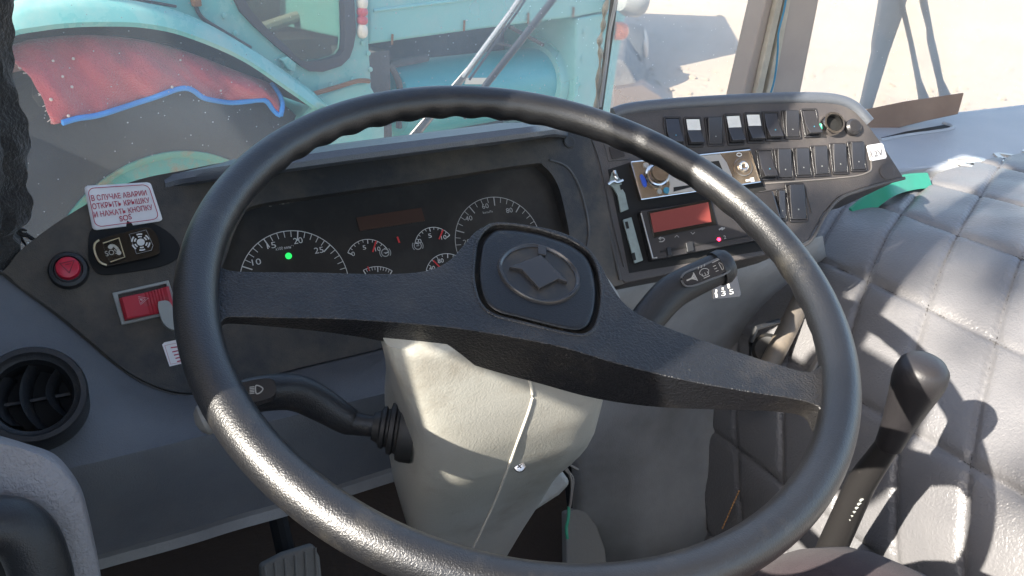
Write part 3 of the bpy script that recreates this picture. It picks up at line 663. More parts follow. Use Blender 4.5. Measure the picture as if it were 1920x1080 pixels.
def frame_line(pts, wd=.0012, h=.0007, m=None, name='outline_ridge', closed=False): 
    bm = bmesh.new(); add_tube(bm, [CO.at(*p, h) for p in pts] + ([CO.at(*pts[0], h)] if closed else []), wd / 2, 6); return mk(name, bm, m or m_fr, con)
m_fr = mat('ridge_plastic', (.055, .052, .052), .45)
frame_line(smooth([(1627, 272), (1634, 312), (1625, 324), (1590, 332), (1480, 341), (1435, 344)], 4), .0022, m=mat('ridge_pale', (.22, .20, .18), .45))
frame_line([(1131, 262), (1141, 302), (1180, 298)])
frame_line([(1424, 360), (1508, 346), (1522, 400), (1450, 415)], .0018)
mk('round_plug', lathe(CO.at(1663, 322), CO.N, [(.011, 0), (.011, .001), (.009, .0016), (.004, .001), (.0005, .001)], 24), m_console, con)
mk('round_knob', lathe(CO.at(1597, 240), CO.N, [(.0115, 0), (.011, .006), (.008, .009), (.003, .0095), (.0005, .0095)], 28), m_switch, con)
mk('blank_cover', pprism(CO, [(1142, 275), (1166, 268), (1172, 292), (1148, 298)], .002, .003), m_switch, con, bevel=.0006)
mk('blank_cover', pprism(CO, [(1425, 365), (1449, 360), (1458, 402), (1434, 407)], .002, .003), m_switch, con, bevel=.0006)
mk('radio_bay', pprism(CO, [(1140, 318), (1180, 305), (1405, 276), (1432, 348), (1440, 362), (1482, 440), (1478, 462), (1180, 512)], .0006, .002), m_dark, con)
# rocker switches: one prototype, copies with their own look
RW, RH = .0185, .036
def make_rocker(kind):
    t = bpy.data.objects.new('rocker_switch', None); t.empty_display_size = .02; link(t); ORG[t.name] = np.zeros(3)
    bm = bmesh.new(); add_prism(bm, [(x, y, .0022) for x, y in rrect(RW + .005, RH + .006, .0018, 3)], (0, 0, -.003), [[(x, y, .0022) for x, y in rrect(RW + .001, RH + .001, .001, 3)]])
    mk('switch_frame', bm, m_switch, t, local=True, bevel=.0004, seg=2)
    lo, hi = (.0125, .0020) if kind != 'up' else (.0022, .0085)
    prof = [(-RH / 2, -.001), (-RH / 2, lo), (-.0005, .0042), (RH / 2, hi), (RH / 2, -.001)]
    bm = loft([[(x, y, z) for y, z in prof] for x in (-RW / 2, RW / 2)], True, True)
    rk_ = mk('rocker', bm, m_switch, t, local=True, bevel=.0009, seg=2)
    if kind == 'white':
        bm = loft([[(x, .0015, .0040 + .0006), (x, RH / 2 - .001, hi + .0008), (x, RH / 2 - .001, hi), (x, .0015, .0038)] for x in (-RW / 2 + .0005, RW / 2 - .0005)], True, True)
        mk('white_label', bm, m_white, rk_, local=True)
    else:
        bm = bmesh.new(); add_lathe(bm, (0, -RH * .22, (lo + .0042) / 2 + .0004), (0, 0, 1), [(.0009, 0), (.0002, .0002)], 8)
        mk('lens_dot', bm, m_teal if kind == 'down' else m_gray, rk_, local=True)
    return t
protos = {}
ORD = ['first', 'second', 'third', 'fourth', 'fifth', 'sixth', 'seventh', 'eighth', 'ninth']
def copy_tree(o, parent=None):
    c = o.copy(); COL.objects.link(c)
    if parent: c.parent = parent
    for ch in list(o.children): copy_tree(ch, c)
    return c
Rm = mathutils.Matrix(((CO.u[0], CO.v[0], CO.N[0]), (CO.u[1], CO.v[1], CO.N[1]), (CO.u[2], CO.v[2], CO.N[2])))
SWT = [(1262, 247, 'down', 'black rocker switch in the top row, just left of the left white labelled switch'),
       (1300, 248, 'white', 'rocker switch with white upper half, leftmost of the three white labelled ones'),
       (1339, 247, 'up', 'plain black rocker switch between the left and middle white labelled switches'),
       (1376, 243, 'white', 'rocker switch with white upper half, middle one of the three white labelled ones'),
       (1413, 240, 'white', 'rocker switch with white upper half, rightmost of the three white labelled ones'),
       (1447, 237, 'down', 'black rocker switch in the top row directly right of the rightmost white labelled switch'),
       (1483, 234, 'up', 'black rocker switch in the top row, second to the left of the chrome lighter socket'),
       (1519, 231, 'down', 'black rocker switch in the top row directly left of the chrome lighter socket'),
       (1436, 309, 'down', 'black rocker switch tipped towards the top, right beside the chrome radio'),
       (1469, 308, 'up', 'black rocker switch, second to the right of the chrome radio in the middle row'),
       (1503, 305, 'up', 'black rocker switch, third to the right of the chrome radio in the middle row'),
       (1537, 302, 'up', 'black rocker switch, third from the 12V sticker in the middle row'),
       (1572, 298, 'up', 'black rocker switch, second from the 12V sticker in the middle row'),
       (1606, 294, 'up', 'black rocker switch directly left of the white 12V sticker'),
       (1493, 380, 'up', 'black rocker switch alone in the lowest row, beside the narrow blank covers'),
       (1464, 385, 'narrow', 'narrow black blank switch cover beside the lowest row rocker')]
for px, py, kind, lab in SWT:
    k2 = 'up' if kind == 'narrow' else kind
    if k2 not in protos: protos[k2] = make_rocker(k2); t = protos[k2]
    else: t = copy_tree(protos[k2])
    t.location = tuple(CO.at(px, py, .0005)); t.rotation_euler = Rm.to_euler()
    t.scale = (.45, 1, 1) if kind == 'narrow' else (1.12, 1.25, 1) if py > 350 else (1, .93 + .1 * random.random(), 1)
    t.rotation_euler.rotate_axis('Z', random.uniform(-.02, .02))
    tag(t, lab, 'switch', 'rocker switches on the console')
lg = thing('lighter_socket', CO.at(1557, 235), 'chrome ringed lighter socket at the right end of the top switch row', 'lighter socket')
c = CO.at(1557, 235); mk('chrome_ring', lathe(c, CO.N, [(.0155, 0), (.0155, .008), (.0145, .011), (.0118, .0112), (.0112, .009)], 36, cap1=False), m_chrome, lg)
mk('socket_hole', lathe(c, CO.N, [(.0113, .0095), (.0110, .0015), (.0005, .0012)], 28, cap0=False), m_dark, lg)
mk('green_dot', lathe(CO.at(1538, 238), CO.N, [(.0045, 0), (.004, .003), (.0005, .0035)], 14), mat('green_plastic', (.02, .28, .18), .4), lg)
v12 = thing('voltage_sticker', CO.at(1640, 287), 'white 12V sticker at the right end of the switch console', 'sticker')
mk('sticker_sheet', pprism(CO, [(1625, 275), (1627, 272), (1653, 268), (1656, 270), (1663, 294), (1661, 297), (1634, 302), (1631, 300)], .0016, .001), m_paper, v12, bevel=.0004)
bm = bmesh.new(); ptext(bm, CO, '12V', (1635, 295), (1657, 291), 11, .0021); mk('lettering', bm, mat('grey_ink', (.05, .045, .04), .6), v12, flat=True)

# radio
rad = thing('car_radio', CO.at(1300, 325), 'bronze and chrome car radio with a round volume knob', 'car radio')
rp_ = [(1183, 304), (1406, 281), (1426, 341), (1202, 374)]
def Q(s, t):  # inside the radio face
    a = np.array(rp_[0]) * (1 - s) + np.array(rp_[1]) * s; b = np.array(rp_[3]) * (1 - s) + np.array(rp_[2]) * s; return tuple(a * (1 - t) + b * t)
mk('faceplate', pprism(CO, rp_, .010, .030), m_radio, rad, bevel=.0015)
bm = bmesh.new(); add_tube(bm, [CO.at(*p, .0102) for p in (rp_[0], rp_[1], rp_[2], rp_[3], rp_[0])], .0011, 8); mk('chrome_edge', bm, m_chrome, rad)
mk('centre_panel', pprism(CO, [Q(.26, .03), Q(.75, .03), Q(.78, .3), Q(.79, .7), Q(.76, .97), Q(.23, .97), Q(.27, .7)], .012, .003), m_silver, rad, bevel=.0008)
mk('display_window', pprism(CO, [Q(.36, .22), Q(.72, .22), Q(.73, .62), Q(.35, .64)], .0126, .002), m_lens, rad)
mk('disc_slot', pprism(CO, [Q(.29, .80), Q(.44, .80), Q(.44, .86), Q(.28, .92)], .0125, .002), m_dark, rad)
kc = CO.at(*Q(.18, .43), .012)
kn = mk('volume_knob', lathe(kc, CO.N, [(.0150, -.001), (.0150, .002), (.0135, .004), (.0120, .005), (.0118, .012), (.0105, .0138), (.0005, .0135)], 36), m_radio, rad)
mk('knob_ring', lathe(kc, CO.N, [(.0152, .001), (.0156, .003), (.0140, .0048), (.0122, .0052), (.0122, .003)], 36), m_chrome, kn)
rc = CO.at(*Q(.90, .48), .0105)
mk('control_ring', lathe(rc, CO.N, [(.0125, 0), (.0125, .001), (.0105, .0016), (.0085, .001)], 30), m_radio, rad)
mk('control_ring', lathe(rc, CO.N, [(.0065, 0), (.0065, .003), (.0050, .004), (.0032, .003), (.0030, .0005), (.0003, .0005)], 26), m_chrome, rad)
mk('source_button', pprism(CO, smooth([Q(.045, .38), Q(.07, .36), Q(.085, .55), Q(.075, .68), Q(.05, .66)], 3, True), .0118, .002), m_blue, rad, bevel=.0006)
mk('mode_button', lathe(CO.at(*Q(.225, .86), .0104), CO.N, [(.0045, 0), (.004, .0014), (.0004, .0016)], 16), m_teal, rad)
mk('mode_button', lathe(CO.at(*Q(.165, .86), .0104), CO.N, [(.0035, 0), (.003, .001), (.0004, .001)], 16), m_gray, rad)
mk('mode_button', lathe(CO.at(*Q(.115, .13), .0104), CO.N, [(.0040, 0), (.0034, .0014), (.0004, .0016)], 16), m_silver, rad)
bm = bmesh.new(); RP = Plane(CO.P + CO.N * .0108, CO.N, CO.u)
add_stroke(bm, [RP.at(*Q(.885, .90)), RP.at(*Q(.925, .90))], .0026, RP.N); add_stroke(bm, [RP.at(*Q(.925, .90)), RP.at(*Q(.955, .90))], .0055, RP.N)
add_stroke(bm, [RP.at(*Q(.90 + .02 * cos(a), .11 + .05 * sin(a))) for a in np.linspace(0, 2 * pi, 12, endpoint=False)], .0012, RP.N, True)
for s in (-1, 1): add_stroke(bm, [RP.at(*Q(.90 + .062 * cos(a), .48 + .24 * sin(a))) for a in np.linspace(pi / 2 * s - .7, pi / 2 * s + .7, 9)], .0011, RP.N)
mk('button_marks', bm, m_ink, rad, flat=True)
# metal brackets left of radio and tachograph
b1 = thing('metal_bracket', CO.at(1155, 355), 'bent zinc bracket with torn upper end left of the radio', 'bracket', 'zinc brackets left of the radio')
mk('bracket_plate', pprism(CO, [(1141, 345), (1148, 322), (1155, 318), (1160, 332), (1166, 338), (1166, 352), (1172, 362), (1179, 392), (1164, 398), (1158, 366), (1150, 352)], .006, .004), m_bracket, b1, bevel=.0008)
mk('bracket_arm', tube([CO.at(*p, .009) for p in smooth([(1140, 346), (1150, 340), (1158, 342), (1168, 338)], 4)], .002, 8), m_screw, b1)
mk('bracket_hook', tube([CO.at(*p, .010) for p in smooth([(1151, 320), (1153, 330), (1158, 335)], 4)], .002, 8), m_screw, b1)
mk('bracket_slot', pprism(CO, [(1162, 347), (1167, 346), (1169, 354), (1164, 356)], .0064, .001), m_dark, b1)
b2 = thing('metal_bracket', CO.at(1187, 450), 'flat zinc bracket strip left of the tachograph', 'bracket', 'zinc brackets left of the radio')
mk('bracket_plate', pprism(CO, [(1168, 412), (1184, 407), (1206, 488), (1190, 494)], .007, .003), m_bracket, b2, bevel=.0006)
mk('bracket_slot', pprism(CO, [(1172, 416), (1177, 415), (1180, 428), (1175, 429)], .0075, .001), m_dark, b2)
mk('bracket_slot', pprism(CO, [(1184, 475), (1190, 473), (1193, 487), (1187, 489)], .0075, .001), m_dark, b2)
# tachograph
ta = thing('tachograph', CO.at(1330, 430), 'black tachograph with a dull red display below the radio', 'tachograph')
tp_ = [(1200, 395), (1450, 357), (1476, 440), (1222, 488)]
def T(s, t):
    a = np.array(tp_[0]) * (1 - s) + np.array(tp_[1]) * s; b = np.array(tp_[3]) * (1 - s) + np.array(tp_[2]) * s; return tuple(a * (1 - t) + b * t)
mk('front_panel', pprism(CO, tp_, .014, .034), m_switch, ta, bevel=.0025)
mk('display_bezel', pprism(CO, [(1214, 397), (1333, 372), (1346, 421), (1226, 446)], .0160, .003), m_sosbody, ta, bevel=.001)
mk('display', pprism(CO, [(1219, 400), (1328, 379), (1334, 416), (1226, 436)], .0168, .0015), m_rdisp, ta, flat=True)
mk('left_edge', tube([CO.at(*p, .0148) for p in ((1202, 400), (1224, 484), (1232, 483))], .0009, 6), m_silver, ta)
mk('disc_slot', pprism(CO, [(1238, 470), (1318, 455), (1319, 458), (1239, 473)], .0149, .001), m_dark, ta)
mk('eject_button', pprism(CO, [(1286, 455), (1299, 452), (1302, 470), (1289, 473)], .0180, .004), m_stalk, ta, bevel=.001)
mk('eject_button', pprism(CO, [(1250, 464), (1257, 462), (1260, 478), (1253, 480)], .0165, .003), m_stalk, ta, bevel=.0008)
mk('drawer_line', pprism(CO, [(1322, 456), (1420, 437), (1421, 439), (1323, 458)], .0147, .001), m_dark, ta)
mk('power_led', lathe(CO.at(1348, 449, .0142), CO.N, [(.0024, 0), (.002, .001), (.0003, .0014)], 14), m_led, ta)
TP = Plane(CO.P + CO.N * .0150, CO.N, CO.u); bm = bmesh.new()
add_stroke(bm, [TP.at(*p) for p in smooth([(1236, 447), (1243, 446), (1246, 449), (1242, 453), (1236, 453)], 3)], .0010, TP.N)
add_stroke(bm, [TP.at(*p) for p in ((1239, 444), (1235, 447), (1239, 450))], .0008, TP.N)
for cx, cy in ((1269, 443), (1299, 437)):
    sg = 1 if cx == 1269 else -1; add_stroke(bm, [TP.at(cx - 4, cy + sg * 2), TP.at(cx, cy - sg * 2), TP.at(cx + 4, cy + sg * 2)], .0007, TP.N)
add_stroke(bm, [TP.at(1348, 431), TP.at(1354, 427), TP.at(1358, 429)], .0018, TP.N); add_stroke(bm, [TP.at(1353, 431), TP.at(1359, 427)], .0016, TP.N)
ptext(bm, TP, '2', (1358, 448), (1362, 447), 6, .0002)
mk('key_symbols', bm, m_dimink, ta, flat=True)

# ------------------------------------------------------------------ right dash top, board, letters
dt = thing('dash_top', (1.2, .6, .56), 'blue grey dash top on the right with a defroster slot', 'dash top')
ZD = .575
bm = prism([(.45, .60, ZD), (.85, .56, ZD), (1.05, .515, ZD), (1.4, .46, ZD), (2.1, .44, ZD), (2.1, .80, ZD), (.45, .80, ZD)], (0, 0, -.08)); mk('top_skin', bm, m_dashtop, dt, bevel=.01)
mk('front_skirt', loft([[(.50, .50, .60), (.50, .50, .05)], [(.85, .52, .572), (.85, .52, .05)], [(1.12, .515, .572), (1.12, .515, .05)]]), m_grey, dt, solid=.004)
DP = Plane((0, 0, ZD), (0, 0, 1)); 
mk('defroster_slot', pprism(DP, [(1652, 258), (1700, 246), (1770, 234), (1782, 237), (1776, 243), (1700, 253), (1660, 262)], .0012, .002), m_dark, dt)
mk('slot_rim', tube([DP.at(*p, .001) for p in smooth([(1650, 263), (1700, 254), (1778, 243), (1784, 236), (1768, 231)], 4)], .004, 8), m_dashtop, dt)
bd = thing('brown_board', DP.at(1710, 215), 'brown strip board standing at the foot of the right windscreen', 'board')
BDP = Plane(DP.at(1700, 244) + np.array([0, .02, 0]), nrm([-.35, -1, .25]))
mk('board_strip', pprism(BDP, [(1580, 205), (1612, 208), (1700, 190), (1808, 174), (1797, 214), (1740, 226), (1660, 246), (1590, 262)], 0, .008), m_brown, bd, bevel=.002)
let = thing('chrome_lettering', DP.at(1870, 307), 'raised silver letters lying on the right dash top beside the quilted cover', 'lettering')
bm = bmesh.new(); a = DP.at(1824, 318); u = nrm(DP.at(1920, 304) - a); v = np.cross([0, 0, 1], u)
text_bm(bm, 'РАЗ', a + np.array([0, 0, .004]), u, v, width=.26, height=.055)
rg = bmesh.ops.extrude_face_region(bm, geom=list(bm.faces)); bmesh.ops.translate(bm, verts=[x for x in rg['geom'] if isinstance(x, bmesh.types.BMVert)], vec=(0, 0, -.004)); bmesh.ops.recalc_face_normals(bm, faces=bm.faces)
mk('letters', bm, m_silver, let, flat=True)

# ------------------------------------------------------------------ quilted engine cover
ec = thing('engine_cover', (.9, .1, .3), 'grey quilted leather engine cover with diamond stitching right of the driver', 'engine cover')
prof = smooth([(.515, -.02), (.525, .10), (.542, .23), (.575, .35), (.63, .435), (.71, .495), (.82, .545), (1.0, .575), (1.3, .585), (2.0, .585)], 24)
prof = resample(prof, 300); sarc = np.r_[0, np.cumsum(np.linalg.norm(np.diff(prof, axis=0), axis=1))]
def cover_pt(s, y):
    x = np.interp(s, sarc, prof[:, 0]); z = np.interp(s, sarc, prof[:, 1])
    f = max(0, min(1, (y - .34) / .16)); z -= .010 * f * f * (1 if z > .3 else z / .3)
    return np.array([x, y, z])
def cover_hit(px, py):
    d = ray(px, py); best = None
    for t in np.linspace(.8, 2.6, 1200):
        p = CAM + d * t
        if p[0] < .515: continue
        zz = np.interp(p[0], prof[:, 0], prof[:, 1])
        if p[2] <= zz: return np.array([np.interp(p[0], prof[:, 0], sarc), p[1]])
    return np.array([np.interp(p[0], prof[:, 0], sarc), p[1]])
n1, n2, n4 = cover_hit(1739, 580), cover_hit(1628, 530), cover_hit(1690, 402)
Lat = np.linalg.inv(np.stack([n1 - n2, n4 - n2], 1))
print('lattice', n1, n2, n4)
NS, NY = 380, 360; ys = np.linspace(-1.0, .49, NY); ss = np.linspace(0, min(sarc[-1], 1.45), NS)
def puff(s, y):
    q = Lat @ (np.array([s, y]) - n2); a = abs((q[0] + .5) % 1 - .5); b = abs((q[1] + .5) % 1 - .5)
    e = (1 - math.exp(-a / .032)) * (1 - math.exp(-b / .032)) + .30 * math.sqrt(a * b); return .0075 * (e - .6) + .0009 * (sin(q[1] * 88) * math.exp(-a / .07) + sin(q[0] * 88 + 1) * math.exp(-b / .07))
rows = []
for y in ys:
    r_ = []
    for i, s in enumerate(ss):
        p = cover_pt(s, y); p2 = cover_pt(s + .004, y); tv = p2 - p; nn = nrm([-tv[2], 0, tv[0]])
        wob = .005 * sin(s * 9 + y * 6) + .0025 * sin(s * 19 - y * 13) + .0006 * sin(s * 61 + y * 47)
        r_.append(p + nn * (puff(s, y) + wob))
    rows.append(r_)
mk('quilted_skin', loft(rows), m_quilt, ec, angle=80)
edge = [rows[-1][i] for i in range(0, NS, 4) if rows[-1][i][2] < .53]
pp = mk('edge_piping', tube([p + np.array([-.004, .006, .0]) for p in edge], .009, 10), m_piping, ec)
mk('edge_hem', tube([p + np.array([-.003, -.035, .004]) for p in edge], .004, 8), m_piping, ec)
# thread along every quilting seam
bm = bmesh.new(); LI = np.linalg.inv(Lat)
def cover_skin(s, y):
    p = cover_pt(s, y); p2 = cover_pt(s + .004, y); tv = p2 - p; nn = nrm([-tv[2], 0, tv[0]])
    wob = .005 * sin(s * 9 + y * 6) + .0025 * sin(s * 19 - y * 13) + .0006 * sin(s * 61 + y * 47)
    return p + nn * (puff(s, y) + wob + .0009)
for ax_ in (0, 1):
    for k in range(-14, 15):
        for j in np.arange(-14, 15, .055):
            qa, qb = (np.array([k, j]), np.array([k, j + .036])) if ax_ == 0 else (np.array([j, k]), np.array([j + .036, k]))
            a, b = n2 + LI @ qa, n2 + LI @ qb
            if not (.1 < a[0] < 1.3 and -.5 < a[1] < .46): continue
            add_tube(bm, [cover_skin(*a), cover_skin(*b)], .00075, 4, caps=False)
mk('quilting_thread', bm, mat('grey_thread', (.07, .068, .068), .8), ec)
# stitches in the sunlit flank
bm = bmesh.new(); s0 = cover_hit(1362, 1000); s1 = cover_hit(1395, 925)
for k in range(14):
    a = s0 + (s1 - s0) * k / 14; b = s0 + (s1 - s0) * (k + .6) / 14
    add_tube(bm, [cover_pt(*a) + [-.010, 0, .006], cover_pt(*b) + [-.010, 0, .006]], .0012, 6)
mk('orange_stitching', bm, m_thread, ec)
gs = thing('green_strap', on_z(1690, 355, .56), 'glossy green plastic strip lying between console and quilted cover', 'strip')
gp = [on_y(1592, 404, .44), on_y(1622, 380, .44), on_y(1660, 352, .44), on_y(1700, 340, .46), on_y(1735, 337, .47)]
vecd = nrm(np.cross(gp[-1] - gp[0], ray(1660, 350))); rows = []
for p in smooth(gp, 6): rows.append([p + [0, .004, .012], p + [0, -.002, .013], p + [-.004, -.022, -.008], p + [0, .0, -.012]])
mk('strip_band', loft(rows, True, True), m_green, gs, bevel=.001)

# ------------------------------------------------------------------ gear lever and hand brake tube
gl = thing('gear_lever', (.42, .02, 0), 'black gear lever with a rounded knob standing before the quilted cover', 'gear lever')
base = np.array([.42, .075, -.0]); kt = on_x(1724, 664, .42); kb = on_x(1665, 838, .42); lf = on_x(1563, 1020, .42)
ax = nrm(kt - lf); L_ = np.linalg.norm(kt - lf)
mk('lever_shaft', tube([lf - ax * .30, lf, lf + ax * .10, kb + ax * .01], [.0185, .0165, .0155, .0118], 24), mat('lever_black', (.018, .017, .017), .4, dust=((.3, .28, .25), 120, .68, .74)), gl)
kl = np.linalg.norm(kt - kb)
prf = [(0.0117, 0), (0.0139, .003), (0.0147, kl * .12), (0.0168, kl * .3), (0.0209, kl * .55), (0.0249, kl * .74), (0.0256, kl * .83), (0.0238, kl * .92), (0.0186, kl * .975), (0.0095, kl * .998), (0.0008, kl)]
mk('knob', lathe(kb, ax, prf, 40), mat('knob_black', (.020, .0185, .020), .46, spec=.45, bump=(500, .0002)), gl)
bm = bmesh.new()
for k in range(6):
    p = on_x(1592 + k * 4, 975 - k * 7, .42) - ray(1600, 960) * .0165; add_tube(bm, [p, p + [.004, 0, .002]], .0014, 6)
mk('scuff_marks', bm, m_gray, gl)
hb = thing('hand_brake_tube', (.48, .33, .4), 'dusty steel tube leaning beside the switch console behind the right rim', 'tube')
mk('steel_tube', tube([on_y(*p, y) for p, y in zip([(1400, 760), (1440, 690), (1478, 615), (1512, 545)], (.28, .30, .325, .35))], .0145, 18), m_steel, hb)
mk('black_clamp', tube([on_y(*p, .30) for p in [(1405, 680), (1408, 640), (1418, 615), (1460, 602)]], .004, 8), m_stalk, hb)
mk('rubber_bush', lathe(on_y(1440, 655, .335), nrm(-ray(1440, 655)), [(.024, -.02), (.024, 0), (.019, .006), (.0005, .007)], 24), m_rubber, hb)

# ------------------------------------------------------------------ steering wheel
sw = thing('steering_wheel', WC, 'large black two spoke steering wheel with an oval embossed emblem', 'steering wheel')
bm = bmesh.new(); NT, NP = 420, 40; RR, r0 = .235, .0142; ring = []
for i in range(NT):
    th = 2 * pi * i / NT; d = degrees_ = math.degrees(th); rad_ = WH.u * cos(th) + WH.v * sin(th); row = []
    gm = (.45 if (d < 50 or d > 335) else 0) + max(0, min(1, (d - 55) / 15)) * max(0, min(1, (140 - d) / 15))
    for k in range(NP):
        ph = 2 * pi * k / NP; cr, ch = cos(ph), sin(ph)
        inn = max(0, -cr * .62 - ch * .78); rr = r0 * 1.0 + gm * .0012 * (inn ** 2) * (cos(th * 50) * .9 + .1)
        row.append(bm.verts.new(tuple(WC + rad_ * (RR + rr * cr) + WH.N * rr * ch)))
    ring.append(row)
for i in range(NT):
    A, B = ring[i], ring[(i + 1) % NT]
    for k in range(NP): j = (k + 1) % NP; bm.faces.new((A[k], B[k], B[j], A[j]))
bmesh.ops.recalc_face_normals(bm, faces=bm.faces)
mk('rim', bm, m_rim, sw, angle=170)
up_px = [(372, 480), (408, 492), (440, 502), (520, 507), (620, 511), (700, 513), (760, 512), (808, 505), (845, 486), (872, 456), (892, 434), (915, 422), (950, 419), (1000, 423), (1050, 434), (1085, 450), (1110, 472), (1130, 502), (1150, 540), (1175, 572), (1215, 598), (1290, 628), (1380, 658), (1460, 683), (1520, 695), (1560, 668), (1575, 700)]
lo_px = [(1575, 790), (1553, 790), (1535, 762), (1490, 748), (1400, 734), (1280, 712), (1160, 682), (1050, 650), (960, 632), (860, 616), (760, 606), (640, 598), (520, 592), (450, 588), (420, 590), (406, 610), (372, 600)]
out = smooth(up_px, 4) + smooth(lo_px, 4)
pad_px = [(902, 470), (908, 452), (920, 438), (934, 431), (960, 431), (984, 434), (1010, 439), (1033, 446), (1060, 455), (1081, 467), (1097, 480), (1107, 496), (1113, 515), (1117, 540), (1117, 562), (1114, 583), (1108, 602), (1100, 613), (1088, 619), (1071, 619), (1040, 613), (1008, 605), (980, 598), (960, 593), (940, 588), (924, 580), (913, 570), (905, 555), (900, 535), (898, 512)]
pc = np.array([1008, 525.]); grow = lambda k: [tuple(pc + (np.array(p) - pc) * k) for p in pad_px]
ho = smooth(grow(1.095), 3, True)
bm = bmesh.new(); tops, bots = add_prism(bm, [WH.at(*p, .002) for p in out], -WH.N * .01, [[WH.at(*p, .002) for p in ho]])
nU = len(smooth(up_px, 4))
for li, (tv, bv) in enumerate(zip(tops, bots)):
    for i, (t_, b_) in enumerate(zip(tv, bv)):
        q = np.array(t_.co) - WC; u_, v_ = q @ WH.u, q @ WH.v
        dp = .014 + .034 * math.exp(-(u_ / .11) ** 2)
        if li == 1: dp = .009
        b_.co = tuple(np.array(t_.co) - WH.N * dp + (WH.v * (.004 if (li == 0 and i >= nU) else -.002) if li == 0 else 0))
        ed_ = max(0, (abs(u_) - .15) / .07); t_.co = tuple(np.array(t_.co) - WH.N * .004 * ed_)
mk('spokes', bm, m_spoke, sw, bevel=.0045, seg=4)
mk('hub_back', lathe(WC - WH.N * .05, WH.N, [(.03, -.03), (.034, 0), (.034, .03), (.03, .036)], 40), m_spoke, sw)
mk('dust_groove', prism([WH.at(*p, -.0055) for p in smooth(grow(1.13), 3, True)], -WH.N * .002), m_groove, sw)
mk('groove_lip', tube([WH.at(*p, .0012) for p in smooth(grow(1.105), 3, True)] + [WH.at(*smooth(grow(1.105), 3, True)[0], .0012)], .0016, 8), m_spoke, sw)
rows = []
for k, h in ((1.0, -.006), (1.0, -.0005), (.985, .0012), (.955, .002), (.90, .0022)): rows.append([WH.at(*p, h) for p in smooth(grow(k), 3, True)])
bm = loft(rows, True); vs = [v for v in bm.verts][-len(rows[0]):]; bm.faces.new(vs); bmesh.ops.recalc_face_normals(bm, faces=bm.faces)
pad = mk('horn_pad', bm, m_pad, sw, angle=60)
# emblem: oval ring with a folded rhombus
el = [(933, 496), (940, 479), (958, 464), (994, 455), (1030, 463), (1062, 481), (1082, 503), (1089, 524), (1084, 545), (1062, 562), (1028, 569), (990, 560), (955, 538), (938, 516)]
E_ = resample([WH.at(*p, .0035) for p in smooth(el, 5, True)] + [WH.at(*el[0], .0035)], 90)[:-1]
ec_ = E_.mean(0)
def ringk(k, h): return [ec_ + (p - ec_) * k + WH.N * h for p in E_]
mk('emblem_ring', loft([ringk(1.02, -.004), ringk(1.0, -.0005), ringk(.97, .0008), ringk(.94, .0008), ringk(.90, -.0003), ringk(.875, -.0003), ringk(.855, -.004)], True), m_emblem, pad)
mk('emblem_floor', prism(ringk(.87, -.0012), -WH.N * .0005), mat('emblem_floor', (.014, .014, .014), .45, dust=((.09, .07, .045), 50, .50, .95, .7)), pad)
dia = [(1014, 477), (955, 500), (978, 504), (1011, 540), (1047, 522), (1065, 528)]
bm = prism([WH.at(*p, .0052) for p in dia], -WH.N * .004); mk('emblem_rhombus', bm, m_emblem, pad, bevel=.0006)
mk('emblem_tab', pprism(WH, [(1009, 458), (1025, 461), (1024, 478), (1009, 475)], .005, .004), m_emblem, pad, bevel=.0005)

# ------------------------------------------------------------------ steering column with stalks
sc = thing('steering_column', (0, .1, .5), 'cream plastic steering column shroud below the wheel', 'steering column')
LY = [560, 655, 690, 720, 745, 765, 800, 850, 900, 985, 1060, 1150]; LX = [742, 735, 731, 728, 724, 722, 725, 730, 738, 755, 770, 788]
RY = [560, 640, 700, 760, 790, 815, 835, 852, 900, 950, 1000, 1040, 1060, 1150]; RX = [1160, 1150, 1138, 1122, 1108, 1085, 1062, 1048, 1022, 990, 960, 938, 928, 900]
DB = [(.015, .022), (.05, .036), (.08, .048), (.11, .057), (.145, .061), (.175, .058), (.21, .052), (.26, .047), (.32, .044), (.50, .040)]
axis = -WH.N; E2 = np.cross(axis, (1, 0, 0)); 
if E2[1] > 0: E2 = -E2          # towards the driver
rows = []
for h in np.linspace(.018, .50, 50):
    P = WC + axis * h; c = M.T @ (P - CAM); py = 540 + FPX * c[1] / c[2]; vd = nrm(P - CAM); e1 = nrm(np.cross(vd, axis)); 
    if e1[0] < 0: e1 = -e1
    lx, rx = np.interp(py, LY, LX), np.interp(py, RY, RX); b = np.interp(h, [q[0] for q in DB], [q[1] for q in DB])
    th = np.linspace(0, 2 * pi, 72, endpoint=False); sp = lambda x, e: np.sign(x) * np.abs(x) ** e
    base = np.stack([sp(np.cos(th), .42), sp(np.sin(th), .42)], 1)
    want = (rx - lx) / FPX * c[2]; a = .08
    for _ in range(30):
        pts = base[:, :1] * a * np.array([[1, 0, 0]]) + base[:, 1:] * b * E2[None]; ex = pts @ e1; a += (want - (ex.max() - ex.min())) * .5; a = max(a, .02)
    pts = base[:, :1] * a * np.array([[1, 0, 0]]) + base[:, 1:] * b * E2[None]; ex = pts @ e1
    sh = ((lx + rx) / 2 - 960) / FPX * c[2] - c[0] - (ex.max() + ex.min()) / 2 * 1.0
    rows.append(P + pts + np.array([1, 0, 0]) * (sh / e1[0]))
mk('shroud', loft(rows, True, True), m_cream, sc, angle=75)
